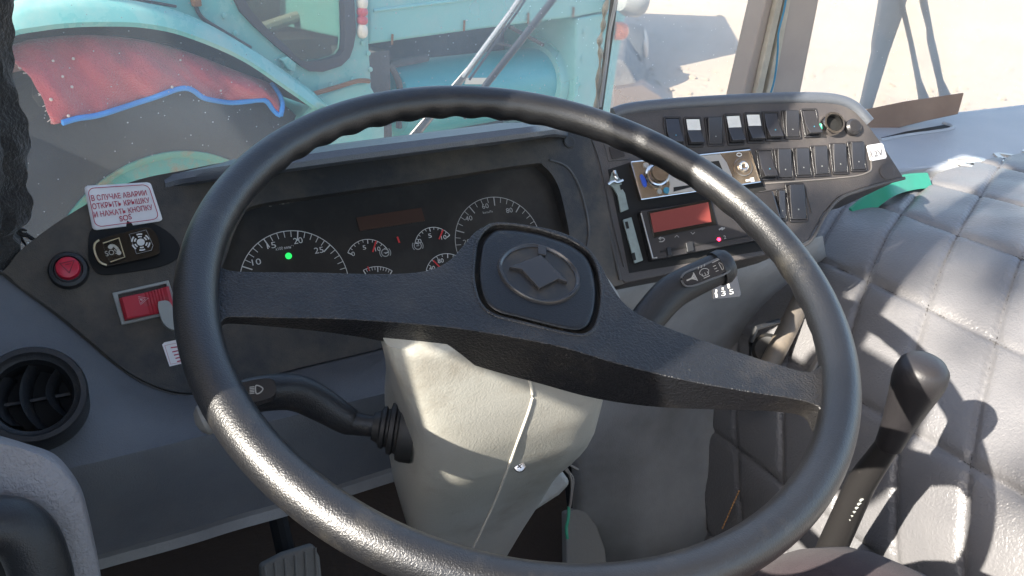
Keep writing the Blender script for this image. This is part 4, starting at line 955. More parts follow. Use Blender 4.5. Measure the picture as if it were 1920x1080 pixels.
def col_hit(px, py, off=.0):
    """front surface of the shroud along a pixel ray"""
    d = ray(px, py); best = None
    for A, B in zip(rows, rows[1:]):
        for k in range(72):
            j = (k + 1) % 72
            for tri in ((A[k], A[j], B[j]), (A[k], B[j], B[k])):
                e_1, e_2 = tri[1] - tri[0], tri[2] - tri[0]; pv = np.cross(d, e_2); det = e_1 @ pv
                if abs(det) < 1e-12: continue
                tv = CAM - tri[0]; uu = tv @ pv / det
                if uu < -1e-6 or uu > 1 + 1e-6: continue
                qv = np.cross(tv, e_1); vv = d @ qv / det
                if vv < -1e-6 or uu + vv > 1 + 1e-6: continue
                t = e_2 @ qv / det
                if t > 0 and (best is None or t < best): best = t
    return None if best is None else CAM + d * (best - off)
sp_ = [col_hit(*p) for p in smooth([(979, 690), (992, 712), (998, 740), (992, 768), (975, 815), (955, 870), (930, 935), (905, 990), (885, 1032), (868, 1075)], 4)]
mk('parting_seam', tube([p for p in sp_ if p is not None], .0012, 8), m_seam, sc)
p = col_hit(974, 874); d = nrm(CAM - p)
s_ = mk('screw', lathe(p - d * .001, d, [(.0050, 0), (.0050, .002), (.0042, .0032), (.002, .0036), (.0003, .0034)], 24), m_screw, sc)
bm = bmesh.new(); pl = Plane(p + d * .0028, d)
add_stroke(bm, [pl.w(-.002, -.001), pl.w(.002, .001)], .0009, d); add_stroke(bm, [pl.w(-.001, .002, .0001), pl.w(.001, -.002, .0001)], .0009, d); mk('screw_slot', bm, m_dark, s_, flat=True)
# lower right flap of the shroud
fl = Plane(WC + axis * .30 + np.array([.055, .03, 0]), nrm(np.array([-.25, -.8, .35])))
mk('shroud_flap', pprism(fl, [(1000, 850), (1043, 862), (1052, 880), (1072, 907), (1050, 930), (1000, 962), (960, 1000), (925, 1050), (880, 1050), (900, 950)], 0, .05), m_cream, sc, bevel=.006)

def lever(name, label, path, radii, flats):
    t = thing(name, path[0], label, 'stalk'); return t
ls = thing('light_stalk', on_y(600, 760, .10), 'black headlamp stalk left of the cream column with a ribbed rubber boot', 'stalk')
pr = [(390, 775), (430, 756), (470, 742), (520, 735), (560, 738), (605, 760), (650, 788), (690, 812), (735, 815)]
rd = [.010, .0150, .0165, .017, .0168, .0155, .0132, .0112, .0098]
yy = [.075, .075, .075, .075, .075, .07, .06, .05, .04]
bt0 = col_hit(752, 806); bdir = nrm(on_y(650, 792, .06) - bt0)
P_ = [on_y(*p, y) for p, y in zip(pr, yy)][:-2] + [bt0 + bdir * .036, bt0 + bdir * .010]
Ps = smooth(P_, 4); Rs = np.interp(np.linspace(0, 1, len(Ps)), np.linspace(0, 1, len(rd)), rd)
sdir = nrm(np.array([0, -.55, .83]))
bm = bmesh.new(); add_tube(bm, Ps, list(Rs * 1.0), 28, flat=.78, up=(0, .83, .55)); mk('stalk_arm', bm, m_stalk, ls)
mk('tip_knob', lathe(on_y(388, 785, .080), nrm(P_[0] - P_[1]), [(.011, -.012), (.0125, -.004), (.0120, .003), (.008, .007), (.001, .009)], 28), mat('tip_grey', (.2, .19, .17), .5), ls)
LP_ = Plane(on_y(490, 734, .052), nrm(CAM - on_y(490, 734, .05) + np.array([0, 0, .25])))
cap = mk('cap_plate', pprism(LP_, [(440, 722), (462, 715), (500, 709), (515, 714), (518, 730), (512, 742), (496, 749), (470, 756), (450, 758)], .003, .012, n=4), m_switch, ls, bevel=.001)
bm = bmesh.new(); IP = Plane(LP_.P + LP_.N * .0036, LP_.N)
add_stroke(bm, [IP.at(*p) for p in smooth([(480, 723), (487, 724), (493, 729), (488, 736), (481, 738), (479, 731)], 4, True)], .0009, IP.N, True)
for k in range(5): add_stroke(bm, [IP.at(468, 726 + k * 3), IP.at(477, 725 + k * 3)], .0007, IP.N)
mk('headlamp_symbol', bm, m_dimink, cap, flat=True)
prf = [(0.0252, -0.0086), (0.0252, 0.0000), (0.0239, 0.0036), (0.0197, 0.0047), (0.0189, 0.0065), (0.0210, 0.0079), (0.0202, 0.0112), (0.0155, 0.0122), (0.0151, 0.0137), (0.0172, 0.0151), (0.0164, 0.0180), (0.0130, 0.0194), (0.0120, 0.0216), (0.0110, 0.0245)]
mk('rubber_boot', lathe(bt0 - bdir * .002, bdir, prf, 36), m_rubber, ls)

ws_ = thing('wiper_stalk', on_y(1300, 530, .12), 'black wiper and horn stalk right of the wheel hub', 'stalk')
WP = Plane(on_y(1310, 520, .10), nrm(np.array([-.25, -.72, .65])))
pr = [(1160, 680), (1195, 625), (1225, 585), (1255, 552), (1285, 533), (1320, 516), (1350, 502)]
dd = [.020, .020, .0205, .021, .0205, .0200, .0195]
P_ = [WP.at(*p, -.012) for p in pr]; Ps = smooth(P_, 5); Rs = np.interp(np.linspace(0, 1, len(Ps)), np.linspace(0, 1, len(dd)), dd)
bm = bmesh.new(); add_tube(bm, Ps, list(Rs * .82), 28, flat=.75, up=WP.N); mk('stalk_arm', bm, m_stalk, ws_)
mk('tip_knob', lathe(P_[-1], nrm(P_[-1] - P_[-2]), [(.0180, -.004), (.0180, .004), (.0150, .010), (.008, .0135), (.001, .0145)], 28, u=np.cross(WP.N, nrm(P_[-1] - P_[-2]))), m_stalk, ws_)
cap = mk('cap_plate', pprism(WP, [(1281, 521), (1288, 513), (1320, 500), (1348, 487), (1362, 488), (1368, 497), (1362, 508), (1330, 522), (1300, 533), (1286, 532)], .004, .012, n=4), m_switch, ws_, bevel=.0012)
mk('cap_rim', tube([WP.at(*p, .003) for p in smooth([(1278, 522), (1286, 511), (1320, 497), (1348, 484.5), (1364, 485), (1371, 497), (1364, 511), (1330, 525), (1300, 536), (1284, 535)], 4, True)], .0011, 8), mat('cap_rim', (.10, .10, .10), .35), ws_)
bm = bmesh.new(); IP = Plane(WP.P + WP.N * .0046, WP.N, WP.at(1340, 505) - WP.at(1295, 525))
def mark(pts, wd=.0011, closed=False): add_stroke(bm, [IP.at(*p) for p in pts], wd, IP.N, closed)
c = IP.uv(1299, 521); I = lambda x, y: IP.w(c[0] + x, c[1] + y)
add_stroke(bm, [I(-.007, 0), I(.003, 0)], .0014, IP.N); add_stroke(bm, [I(.003, -.0045), I(.003, .0045)], .0011, IP.N); add_stroke(bm, [I(-.002, -.0005), I(.003, .003)], .0014, IP.N); add_stroke(bm, [I(-.002, .0005), I(.003, -.003)], .0014, IP.N)
c = IP.uv(1321, 511); add_stroke(bm, [I(.006 * cos(a), -.002 + .006 * sin(a)) for a in np.linspace(.5, pi - .5, 12)] + [I(-.003, -.003), I(.003, -.003)], .0006, IP.N, True)
for k in (-1, 0, 1): add_stroke(bm, [I(k * .003, .000), I(k * .003, -.0025)], .0006, IP.N); add_stroke(bm, [I(k * .0035 - .0008, .0055), I(k * .0035 + .0008, .0075)], .0008, IP.N)
add_stroke(bm, [I(-.0035, -.0048), I(.0035, -.0048)], .0008, IP.N)
c = IP.uv(1345, 500); add_stroke(bm, [I(.003 + .0028 * cos(a), -.001 + .004 * sin(a)) for a in np.linspace(-1.57, 1.57, 9)], .0006, IP.N, True)
add_stroke(bm, [I(-.003, .0055), I(.006, .0058)], .0006, IP.N)
for k in (-1, 0, 1): add_stroke(bm, [I(-.004, -.001 + k * .0028), I(-.0008, -.001 + k * .0028)], .0006, IP.N)
mk('stalk_symbols', bm, m_dimink, cap, flat=True)
gp_ = thing('shift_plate', on_y(1358, 545, .27), 'small black gearshift pattern plate with white numerals under the wiper stalk', 'sign plate')
GP = Plane(on_y(1358, 545, .27), nrm(np.array([-.35, -.85, .40])), (1, -.3, 0))
mk('plate', pprism(GP, [(1335, 520), (1366, 500), (1382, 515), (1390, 550), (1388, 556), (1337, 561)], 0, .004), m_switch, gp_, bevel=.0008)
bm = bmesh.new()
for s, x, y in (('1', 1344, 558), ('3', 1357, 555), ('5', 1372, 552), ('1', 1367, 541)): ptext(bm, GP, s, (x - (2 if s == '1' else 4), y), (x + (2 if s == '1' else 4), y - 1), 9, .0007)
for x, y in ((1343, 547), (1355, 543)): add_stroke(bm, [GP.at(x, y, .0006), GP.at(x, y - 4, .0006)], .0024, GP.N)
mk('white_numerals', bm, m_ink, gp_, flat=True)

# wires, pedals, floor things
wi = thing('hanging_wires', fl.at(1058, 860), 'thin black and green wires dangling at the right of the column', 'wires')
bm = bmesh.new(); WPl = Plane(fl.P + np.array([0, .02, 0]), fl.N)
add_tube(bm, [WPl.at(*p) for p in smooth([(1050, 840), (1052, 862), (1060, 880), (1068, 890), (1072, 910), (1070, 940), (1066, 960)], 4)], .0016, 6)
add_tube(bm, [WPl.at(*p) for p in smooth([(1056, 850), (1060, 872), (1066, 884), (1075, 900), (1071, 930)], 4)], .0013, 6)
add_tube(bm, [WPl.at(*p) for p in ((1064, 868), (1074, 875), (1084, 881))], .0013, 6)
w_ = mk('black_wire', bm, m_steel, wi)
mk('green_wire', tube([WPl.at(*p) for p in smooth([(1067, 950), (1065, 975), (1062, 990), (1064, 1010)], 4)], .0018, 6), m_green, wi)
def pedal(px, Y, label, grp=None):
    t = thing('pedal', on_y(*px[0], Y), label, 'pedal', 'pedals in the footwell')
    pl = Plane(on_y(*px[0], Y), nrm([0, -.8, .5]))
    mk('pedal_pad', pprism(pl, px, 0, .02), m_pedal, t, bevel=.004)
    return t, pl
t, pl = pedal([(488, 1060), (530, 1038), (588, 1020), (600, 1045), (606, 1100), (492, 1110)], .36, 'worn grey ribbed pedal pad at the left of the footwell')
bm = bmesh.new()
for k in range(6): add_tube(bm, [pl.at(496 + k * 19, 1062 - k * 7, .001), pl.at(500 + k * 19, 1105, .001)], .0016, 6)
mk('pad_ribs', bm, m_pedal, t); mk('pedal_arm', tube([pl.at(550, 1100, -.02), pl.at(550, 1100, -.02) + [0, .2, .2]], .012, 10), m_dark, t)
t, pl = pedal([(1062, 960), (1092, 950), (1120, 985), (1136, 1030), (1142, 1100), (1064, 1100)], .42, 'brown grey pedal pad right of the steering column')
mk('pedal_arm', tube([pl.at(1080, 990, -.015), pl.at(1070, 900, -.03), pl.at(1060, 900, -.03) + [0, .1, .25]], .011, 10), m_dark, t)

# ------------------------------------------------------------------ grey door trim with grip at the lower left
do = thing('door_trim', (-.42, 0, .6), 'grey moulded trim panel with black curved grip at the lower left', 'door trim')
DPn = Plane(on_y(90, 950, .03), nrm([.10, -.95, .30]))
dpx = smooth([(-160, 800), (0, 832), (45, 843), (85, 860), (118, 888), (140, 920), (153, 960), (166, 1010), (180, 1060), (190, 1150), (195, 1230)], 5) + [np.array((-160, 1230.))]
rows = []
P_ = [DPn.at(*p, 0) for p in dpx[:-1]]; cen = DPn.at(-40, 1050)
inn = [p + (cen - p) * .16 + DPn.N * .0 for p in P_]
outl = smooth([(-160, 772), (0, 817), (50, 832), (100, 850), (130, 880), (152, 915), (164, 955), (174, 1000), (186, 1060), (196, 1150), (200, 1230)], 5)
O_ = [DPn.at(*p, -.022) for p in outl]
def blend(a, b, t): return [x * (1 - t) + y * t for x, y in zip(a, b)]
rows = [[p - DPn.N * .05 + np.array([-.01, 0, -.10]) for p in O_], O_, [p + DPn.N * .010 for p in blend(O_, P_, .25)], [p + DPn.N * .012 * .6 for p in blend(O_, P_, .6)], P_, inn, [p + (cen - p) * .6 for p in P_]]
mk('panel_skin', loft(rows), m_door, do, angle=60)
mk('grip', tube([DPn.at(*p, h) for p, h in zip(smooth([(-120, 985), (0, 985), (30, 992), (52, 1012), (68, 1045), (82, 1100), (90, 1180)], 5), np.full(31, .02))], [.0185] * 31, 20), m_stalk, do)
mk('inner_grip', tube([DPn.at(*p, .006) for p in smooth([(10, 1030), (25, 1045), (36, 1075), (44, 1120), (46, 1180)], 4)], .012, 14), m_rubber, do)
mk('white_insert', pprism(DPn, [(-120, 1010), (0, 1024), (14, 1032), (22, 1060), (30, 1110), (-120, 1150)], .0045, .004), m_white, do)

# ------------------------------------------------------------------ driver's legs
def skin_body(name, verts, edges, radii, m, parent, root=0):
    me = bpy.data.meshes.new(name); org = ORG[parent.name]
    me.from_pydata([tuple(np.array(v) - org) for v in verts], edges, []); me.materials.append(m)
    o = bpy.data.objects.new(name, me); link(o); o.parent = parent
    s = o.modifiers.new('skin', 'SKIN'); s.use_smooth_shade = True
    for i, r in enumerate(radii): me.skin_vertices[0].data[i].radius = (r, r); me.skin_vertices[0].data[i].use_root = (i == root)
    sb = o.modifiers.new('sub', 'SUBSURF'); sb.levels = 2; sb.render_levels = 2; return o
pe = thing('person', (.05, -.80, .45), 'seated driver, only a knee in dark trousers showing under the wheel rim', 'person')
kx = on_z(1590, 1035, .535)
V_ = [(.03, -.86, .50), (.13, -.74, .50), (.17, -.50, .49), (kx[0], kx[1] - .10, kx[2] - .045), (kx[0], kx[1], kx[2] - .06), (kx[0] + .005, kx[1] + .06, kx[2] - .15), (kx[0], kx[1] + .13, .22), (kx[0], kx[1] + .16, .08), (kx[0], kx[1] + .27, .04),
      (-.07, -.74, .50), (-.13, -.50, .49), (-.17, -.30, .50), (-.17, -.26, .44), (-.17, -.2, .22), (-.17, -.16, .08), (-.17, -.05, .04)]
Ed = [(0, 1), (1, 2), (2, 3), (3, 4), (4, 5), (5, 6), (6, 7), (7, 8), (0, 9), (9, 10), (10, 11), (11, 12), (12, 13), (13, 14), (14, 15)]
Rd = [.13, .105, .088, .074, .072, .066, .056, .045, .04, .105, .088, .070, .068, .056, .045, .04]
skin_body('trousers', V_, Ed, Rd, m_trouser, pe)

# ------------------------------------------------------------------ outside: wipers
def wiper(name, label, segs, parent_loc):
    t = thing(name, parent_loc, label, 'wiper', 'windscreen wipers'); return t
WO = Plane(wsp(0, 0, .035), (0, -cos(RK), -sin(RK)))
t = thing('wiper', WO.at(860, 160), 'shiny steel wiper arm outside the glass before the driver', 'wiper', 'windscreen wipers')
a, b = WO.at(770, 262), WO.at(1020, -70)
mk('arm', tube([WO.at(*p) for p in ((770, 262), (862, 152), (880, 130))], [.0085, .007, .006], 12, flat=.5, up=WO.N), m_wiperS, t)
mk('arm_rod', tube([WO.at(*p) for p in ((868, 145), (960, 20), (1020, -70))], [.0052, .005, .005], 10), m_wiperS, t)
bm = bmesh.new(); add_tube(bm, [WO.at(*p, -.004) for p in ((880, 150), (970, 22), (1030, -70))], .002, 8); mk('dark_edge', bm, m_wiper, t)
t = thing('wiper', WO.at(960, 90), 'dark wiper blade running beside the shiny arm before the driver', 'wiper', 'windscreen wipers')
mk('blade', tube([WO.at(*p, -.006) for p in ((870, 222), (912, 158), (975, 78), (1040, -5), (1085, -65))], [.003, .0058, .006, .0058, .005], 10), m_wiper, t)
t = thing('wiper', WO.at(1660, 100), 'broad grey wiper arm with a long slot right of the pillar', 'wiper', 'windscreen wipers')
mk('arm', pprism(WO, [(1616, 205), (1640, 100), (1640, 88), (1665, -60), (1716, -60), (1694, 28), (1665, 110), (1636, 205)], 0, .012, holes=[[(1640, 130), (1648, 105), (1660, 75), (1668, 48), (1666, 70), (1658, 92), (1650, 112), (1643, 132)]]), mat('wiper_grey', (.20, .195, .19), .5), t, bevel=.003)
t = thing('wiper', WO.at(1712, 110), 'thin grey wiper rod between the slotted arm and the knobbly rod', 'wiper', 'windscreen wipers')
mk('rod', tube([WO.at(*p) for p in ((1732, 185), (1722, 150), (1708, 80), (1694, 20), (1680, -50))], [.011, .006, .005, .005, .005], 10), mat('wiper_grey2', (.17, .165, .16), .5), t)
t = thing('wiper', WO.at(1750, 110), 'knobbly dark wiper rod, rightmost one above the brown board', 'wiper', 'windscreen wipers')
mk('rod', tube([WO.at(*p) for p in ((1772, 180), (1762, 150), (1752, 105), (1745, 75), (1742, 50), (1733, 10), (1722, -60))], [.012, .007, .008, .0075, .006, .0075, .007], 10), mat('wiper_grey3', (.13, .125, .12), .5), t)

# ------------------------------------------------------------------ outside: old turquoise tractor
HD = radians(22); TD = np.array([cos(HD), sin(HD), 0]); TN = np.array([sin(HD), -cos(HD), 0]); TO = np.array([-.07, 2.1, 0])
TR_ = Plane(TO, TN, TD)
tr = thing('tractor', (.6, 2.8, GZ), 'old turquoise tractor with open engine side parked in front of the bus', 'tractor')
cab_px = [(-420, -420), (672, -420), (690, -60), (692, 85), (696, 150), (697, 188), (640, 198), (600, 196), (560, 172), (480, 118), (400, 68), (320, 32), (200, 8), (100, 6), (15, 14), (-150, 60), (-420, 200)]
win_o = [(418, -80), (436, -10), (452, 22), (478, 50), (520, 88), (565, 124), (583, 134), (605, 135), (640, 124), (656, 108), (663, 88), (668, 60), (660, -80)]
win_i = [(436, -80), (452, -14), (470, 18), (498, 50), (535, 85), (563, 112), (580, 117), (610, 113), (638, 104), (646, 92), (648, 70), (644, -80)]
cab = mk('cab_side', pprism(TR_, cab_px, .0, .04, holes=[win_i]), m_turq, tr, bevel=.006)
win = mk('window', pprism(TR_, win_o, .012, .03, holes=[win_i]), m_seal, tr, bevel=.006)
mk('window_pane', pprism(TR_, win_i, -.012, .003), glass('cab_glass', (.40, .43, .40), .08, speck=False), win)
mk('cab_rear_wall', pprism(TR_, [(300, -200), (720, -200), (720, 175), (300, 120)], -.50, .02), m_brown, tr)
mk('dark_pipe', tube([TR_.at(*p, -.4) for p in ((470, 60), (560, 30), (700, -60))], .02, 10), m_pillarL, tr)
mk('seat_back', pprism(TR_, [(470, 100), (500, 20), (600, -30), (640, 40), (620, 110)], -.55, .15, n=4), m_engine, tr, bevel=.02)
mk('cab_floor', pprism(TR_, [(-200, 95), (690, 70), (692, 200), (-200, 220)], -.3, .9), m_mud, tr)
bm = tube([TR_.at(*p, .004) for p in smooth([(360, -20), (366, 8), (380, 34), (420, 60), (470, 90)], 5)], .006, 8); mk('door_gap', bm, m_seal, tr)
mk('hinge', pprism(TR_, [(362, 0), (378, -2), (380, 12), (366, 14)], .02, .02), m_rust, tr, bevel=.004)
mk('hinge', pprism(TR_, [(528, 112), (540, 106), (556, 120), (552, 136), (540, 130)], .02, .02), m_turq, tr, bevel=.004)
# fender arch
f_up = [(-160, 80), (-80, 40), (15, 12), (100, 2), (200, 4), (320, 28), (400, 62), (480, 112), (560, 166), (612, 204), (640, 240)]
f_lo = [(-160, 190), (-80, 112), (15, 62), (70, 50), (130, 43), (200, 41), (270, 44), (345, 60), (450, 104), (540, 164), (598, 205)]
U_ = resample(smooth(f_up, 5), 50); Lw = resample(smooth(f_lo, 5), 50)
Ua = np.array([TR_.at(*p, -.02) for p in U_]); Lo = np.array([TR_.at(*p, .075) for p in Lw]); 
Ub = np.array([TR_.at(*p, .02) for p in U_])
rows = [Ua, Ub]
for t in (.15, .35, .6, .8, .93): rows.append(Ub * (1 - t) + Lo * t + np.array([0, 0, .035]) * sin(pi * t))
rows += [Lo, Lo + TN * -.004 + np.array([0, 0, -.012]), Lo - TN * .01 + np.array([0, 0, -.006])]
mk('fender', loft(rows), m_turq, tr, solid=.004)
mk('fender_inner', loft([Lo - TN * .012, Lo - TN * .25 + [0, 0, .01], Lo - TN * .55 + [0, 0, -.05], Lo - TN * .56 + [0, 0, -.6]]), m_seal, tr)
mk('fender_seam', tube([TR_.at(*p, .012) for p in smooth(f_up, 4)], .005, 8), m_seal, tr)
bm = bmesh.new()
for k in range(26): q = TR_.at(*U_[4 + k * 45 // 26], .026) + np.array([0, 0, -.022]); add_lathe(bm, q, TN, [(.007, 0), (.006, .004), (.0005, .006)], 8)
for px, py in ((690, 100), (694, 130), (680, 80), (420, 30), (440, 62), (560, 150), (620, 160), (660, 150), (1095, 60), (1092, 110), (1090, 160), (1150, 60), (1140, 130)): add_lathe(bm, TR_.at(px, py, .002), TN, [(.009, 0), (.008, .005), (.0005, .007)], 8)
mk('bolt_heads', bm, m_turq, tr)
mk('hood_crease', tube([TR_.at(*p, .001) for p in ((700, 20), (900, -4), (1140, -30))], .006, 8), m_turqL, tr)
mk('grab_wire', tube([TR_.at(*p, .03) for p in smooth([(0, 20), (60, 8), (160, -2), (240, -2), (330, 12)], 4)], .004, 8), m_seal, tr)
# wheel under the mat
tc = TO + TD * .0 + np.array([0, 0, -.125]) ; 
bmw = bmesh.new(); add_lathe(bmw, tc - TN * .17, TN, [(.40, -.14), (.52, -.18), (.61, -.17), (.65, -.12), (.66, 0), (.655, .10), (.64, .155), (.58, .18), (.48, .175), (.40, .15), (.375, .13)], 96); mk('tyre', bmw, m_tyre, tr)
mk('wheel_rim', lathe(tc - TN * .17, TN, [(.405, .14), (.40, .155), (.385, .15), (.36, .12), (.34, .06), (.20, .04), (.10, .08), (.01, .08)], 72), mat('rim_paint', (.06, .27, .23), .45, dust=((.26, .15, .07), 9, .5, .72, .8)), tr)
bm = bmesh.new()
for k in range(48):
    a = 2 * pi * k / 48; r_ = nrm(np.cross(TN, TD)); rad_ = TD * cos(a) + np.array([0, 0, 1]) * sin(a); tg_ = np.cross(TN, rad_)
    add_box(bm, tc - TN * .17 + rad_ * .662 + TN * (.07 if k % 2 else -.07), (nrm(TN + tg_ * .5), nrm(tg_ - TN * .5), rad_), (.08, .018, .018))
mk('tread_lugs', bm, m_tyre, tr, bevel=.004)
# hood, opening, front
mk('hood', pprism(TR_, [(691, -200), (1150, -200), (1146, 20), (1083, 32), (900, 55), (692, 84)], .0, .55), m_turqL, tr, bevel=.012)
mk('front_column', pprism(TR_, [(1083, 34), (1150, 22), (1178, 16), (1172, 40), (1158, 120), (1142, 230), (1130, 330), (1070, 330), (1078, 180)], .0, .55), m_turqL, tr, bevel=.012)
mk('engine_bay', pprism(TR_, [(690, 70), (1090, 25), (1085, 340), (690, 340)], -.42, .04), m_engine, tr)
tk0, tk1 = TR_.at(715, 192, -.20), TR_.at(1010, 150, -.20)
tx = nrm(tk1 - tk0); tk = mk('tank', lathe(tk0, tx, [(.01, -.02), (.10, -.015), (.14, .02), (.145, .05), (.145, np.linalg.norm(tk1 - tk0) - .05)], 48), m_tank, tr)
L_ = np.linalg.norm(tk1 - tk0)
mk('tank_end', lathe(tk0, tx, [(.145, L_ - .05), (.165, L_ - .045), (.168, L_ + .01), (.145, L_ + .03), (.10, L_ + .04), (.01, L_ + .045)], 48), m_turqL, tk)
mk('tank_label', pprism(TR_, [(875, 146), (914, 146), (912, 158), (872, 158)], -.05, .004), m_lampw, tk)
bm = bmesh.new(); add_tube(bm, [TR_.at(*p, -.06) for p in ((955, 50), (985, 66), (1018, 84))], .008, 8); add_tube(bm, [TR_.at(*p, -.07) for p in ((925, 80), (970, 88))], .006, 8)
add_tube(bm, [TR_.at(*p, -.1) for p in smooth([(728, 120), (742, 140), (750, 170), (748, 240)], 4)], .012, 8); add_tube(bm, [TR_.at(*p, -.14) for p in ((700, 130), (745, 118), (800, 108))], .016, 8); mk('pipes', bm, m_engine, tr)
bm = bmesh.new()
for px, py in ((735, 78), (870, 52), (990, 38), (1075, 27)): add_tube(bm, [TR_.at(px, py + 6, .006), TR_.at(px + 1, py - 14, .006)], .004, 6)
mk('hood_latches', bm, m_rust, tr)
mk('rear_beam', pprism(TR_, [(690, 100), (730, 94), (735, 260), (702, 260)], -.03, .2), m_engine, tr)
mk('step_plate', pprism(TR_, [(596, 182), (640, 164), (690, 152), (700, 168), (722, 215), (722, 262), (640, 300), (560, 300), (560, 230)], .02, .20), m_turqL, tr, bevel=.01)
mk('rust_seam', tube([TR_.at(*p, .028) for p in smooth([(588, 176), (630, 164), (670, 152), (692, 152)], 4)], .008, 8), m_rust, tr)
for i, (py, mm) in enumerate(((4, m_lampw), (22, m_lampr), (38, m_lampr), (58, m_lampw))):
    l_ = mk('marker_lamp', lathe(TR_.at(680, py, .012), TN, [(.016, -.015), (.016, 0), (.013, .012), (.006, .018), (.0005, .019)], 20, u=(0, 0, 1), su=1.55 if mm is m_lampw else 1.0), mm, tr)
hl = TR_.at(1192, -4, .10); mk('headlight', lathe(hl, nrm(TD + TN * .25), [(.005, -.11), (.05, -.095), (.075, -.05), (.082, 0), (.078, .012), (.01, .02)], 32), mat('lamp_housing', (.33, .34, .33), .4, metal=.3), tr)
mk('turn_signal', lathe(TR_.at(1166, 58, .03), nrm(TN + TD), [(.040, -.03), (.040, .0), (.030, .022), (.012, .03), (.0005, .031)], 24), m_lampo, tr)
mk('front_axle', pprism(TR_, [(950, 300), (1140, 280), (1140, 330), (950, 350)], -.1, .3), m_engine, tr)
fw = TO + TD * 1.9 + np.array([0, 0, -.50]); mk('front_tyre', lathe(fw - TN * .1, TN, [(.18, -.1), (.32, -.1), (.35, -.04), (.35, .04), (.32, .1), (.18, .1)], 40), m_tyre, tr)
# red mat over the tyre
rm = thing('red_mat', TO + np.array([0, -.05, .45]), 'dusty red floor mat with blue edging draped over the tractor tyre', 'floor mat')
bot = [(92, 232), (102, 233), (140, 222), (180, 216), (220, 204), (250, 194), (285, 183), (310, 174), (330, 167), (348, 165), (362, 170), (378, 182), (395, 187), (430, 192), (460, 190), (484, 187), (498, 189), (508, 202), (518, 213), (525, 216)]
top = [(14, 94), (60, 80), (100, 74), (150, 70), (190, 70), (240, 74), (290, 82), (340, 95), (390, 112), (440, 132), (480, 147), (508, 157)]
NB = 64; Bq = resample(smooth(bot, 4), NB); Tq = resample(smooth(top, 4), NB); rows = []
lft = lambda t: np.array([22, 10, -6, 0, 8]) 
for t in np.linspace(0, 1, 16):
    row = []
    for i in range(NB):
        s = i / (NB - 1); px = Bq[i] * (1 - t) + Tq[i] * t
        px = px + np.array([(1 - s) ** 6 * (5 * sin(t * 4.2 + .6) + 12 * sin(pi * t) + 1.5 * sin(t * 23)), (1 - s) ** 6 * 3 * sin(t * 7)]) + np.array([s ** 8 * 10 * sin(pi * t), 0])
        row.append(TR_.at(px[0], px[1], .03 + .016 * sin(s * 14 + t * 3) * (1 - t) + .007 * sin(s * 31 - t * 2) + .004 * sin(s * 57 + t * 9) * (1 - .5 * t) + .012 * sin(pi * t) - .035 * t ** 3))
    rows.append(row)
for k, dz in ((.025, .003), (.06, -.006), (.10, -.03), (.16, -.09)): rows.append([p - TN * k + np.array([0, 0, dz]) for p in rows[15]])
mk('mat_pile', loft(rows), m_mat, rm, solid=.008, angle=80)
mk('blue_edge', tube([rows[0][i] + TN * .004 for i in range(3, NB)], .0075, 10), m_edge, rm)
mk('blue_edge', tube([r[-1] + TN * .004 for r in rows[:16]], .0075, 10), m_edge, rm)
bm = bmesh.new()
for k in range(9):
    i = int(rng.integers(2, NB - 2)); j = int(rng.integers(1, 16)); c = np.array(rows[j][i]) + TN * .004
    add_lathe(bm, c, nrm(TN + [0, 0, .4]), [(.0045 * rng.uniform(.5, 1.2), 0), (.003, .003), (.0004, .004)], 7)
for k in range(12):
    j = int(rng.integers(0, 15)); c = np.array(rows[j][0]); add_tube(bm, [c, c + nrm([-1, rng.normal(0, .5), rng.normal(-.3, .6)]) * rng.uniform(.003, .010)], .0012, 5)
mk('lint', bm, mat('lint', (.55, .48, .45), .9), rm)

# second vehicle behind, mostly hidden
TK = Plane((4.75, 6.9, 0), nrm(-ray(1190, 120) * [1, 1, 0]))
tv = thing('old_truck', (4.3, 8.0, GZ), 'grey brown old truck front with mudguard and bumper beyond the tractor', 'truck')
mk('mudguard', pprism(TK, [(1120, 74), (1180, 66), (1200, 70), (1212, 82), (1216, 100), (1212, 112), (1204, 104), (1196, 88), (1180, 80), (1120, 88)], .1, .8), mat('guard_paint', (.40, .33, .27), .6), tv, bevel=.03)
mk('front_wheel', lathe(TK.at(1178, 118, -.1), TK.u, [(.02, -.15), (.26, -.15), (.36, -.12), (.38, 0), (.36, .12), (.26, .14), (.02, .12)], 36), m_tyre, tv)
mk('truck_body', pprism(TK, [(700, -230), (1130, -230), (1140, 190), (700, 200)], -.2, 3.2), m_rust, tv, bevel=.05)
mk('headlight', lathe(TK.at(1186, 138, .12), nrm(TK.N + np.array([.6, 0, .3])), [(.02, -.1), (.11, -.03), (.12, 0), (.09, .03), (.01, .04)], 24), m_chrome, tv)
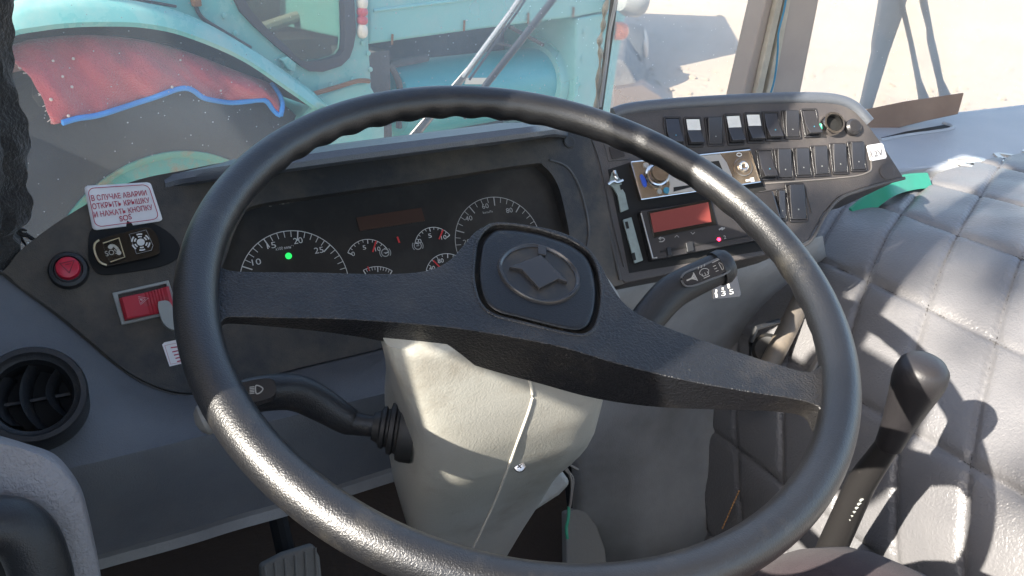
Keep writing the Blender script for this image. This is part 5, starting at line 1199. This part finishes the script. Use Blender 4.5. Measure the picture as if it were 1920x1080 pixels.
mk('wing_panel', pprism(TK, [(1120, 112), (1168, 112), (1182, 130), (1196, 158), (1206, 168), (1212, 210), (1200, 320), (1120, 320)], 1.35, 1.6), m_engine, tv, bevel=.04)
mk('bumper', pprism(TK, [(1150, 168), (1204, 160), (1234, 178), (1268, 202), (1330, 245), (1330, 290), (1200, 300), (1150, 290)], 1.5, .25), mat('bumper_brown', (.07, .052, .042), .6), tv, bevel=.01)

# ------------------------------------------------------------------ tree left of the bus: throws the dappled light on the cover
tree = thing('roadside_tree', (-7.5, -2.4, GZ), 'thin leafy tree standing left of the bus', 'tree')
tb = np.array([-7.8, -3.4, GZ]); mk('trunk', tube([tb, tb + [.05, .1, 1.8], tb + [-.05, .5, 3.4], tb + [.1, .8, 5.4]], [.14, .11, .09, .04], 12), m_bark, tree)
bm = bmesh.new(); tgt = []
def shade_from(px, py, n, sp, size=.06):
    s = cover_hit(px, py); p = cover_pt(*s); c = p + SUND * 9.0
    for _ in range(n):
        q = c + rng.normal(0, sp, 3); a = nrm(rng.normal(0, 1, 3)); b = nrm(np.cross(a, rng.normal(0, 1, 3))); z = size * rng.uniform(.6, 1.4)
        vs = [bm.verts.new(tuple(q + a * z * x + b * z * .55 * y)) for x, y in ((-1, 0), (-.3, .8), (.6, .6), (1.1, 0), (.6, -.6), (-.3, -.8))]; bm.faces.new(vs)
for px, py in ((1800, 470), (1850, 400), (1730, 500), (1885, 540), (1640, 470), (1890, 880)): shade_from(px, py, 12, .055, .05)
for _ in range(900):
    q = tb + [0, .6, 4.9] + rng.normal(0, 1, 3) * [.9, .9, .7]; a = nrm(rng.normal(0, 1, 3)); b = nrm(np.cross(a, rng.normal(0, 1, 3))); z = .05
    if (np.linalg.norm(np.cross(q - np.array([.3, .0, .65]), SUND)) < .85): continue
    bm.faces.new([bm.verts.new(tuple(q + a * z * x + b * z * .55 * y)) for x, y in ((-1, 0), (-.3, .8), (.6, .6), (1.1, 0), (.6, -.6), (-.3, -.8))])
mk('crown', bm, m_leaf, tree, flat=True)
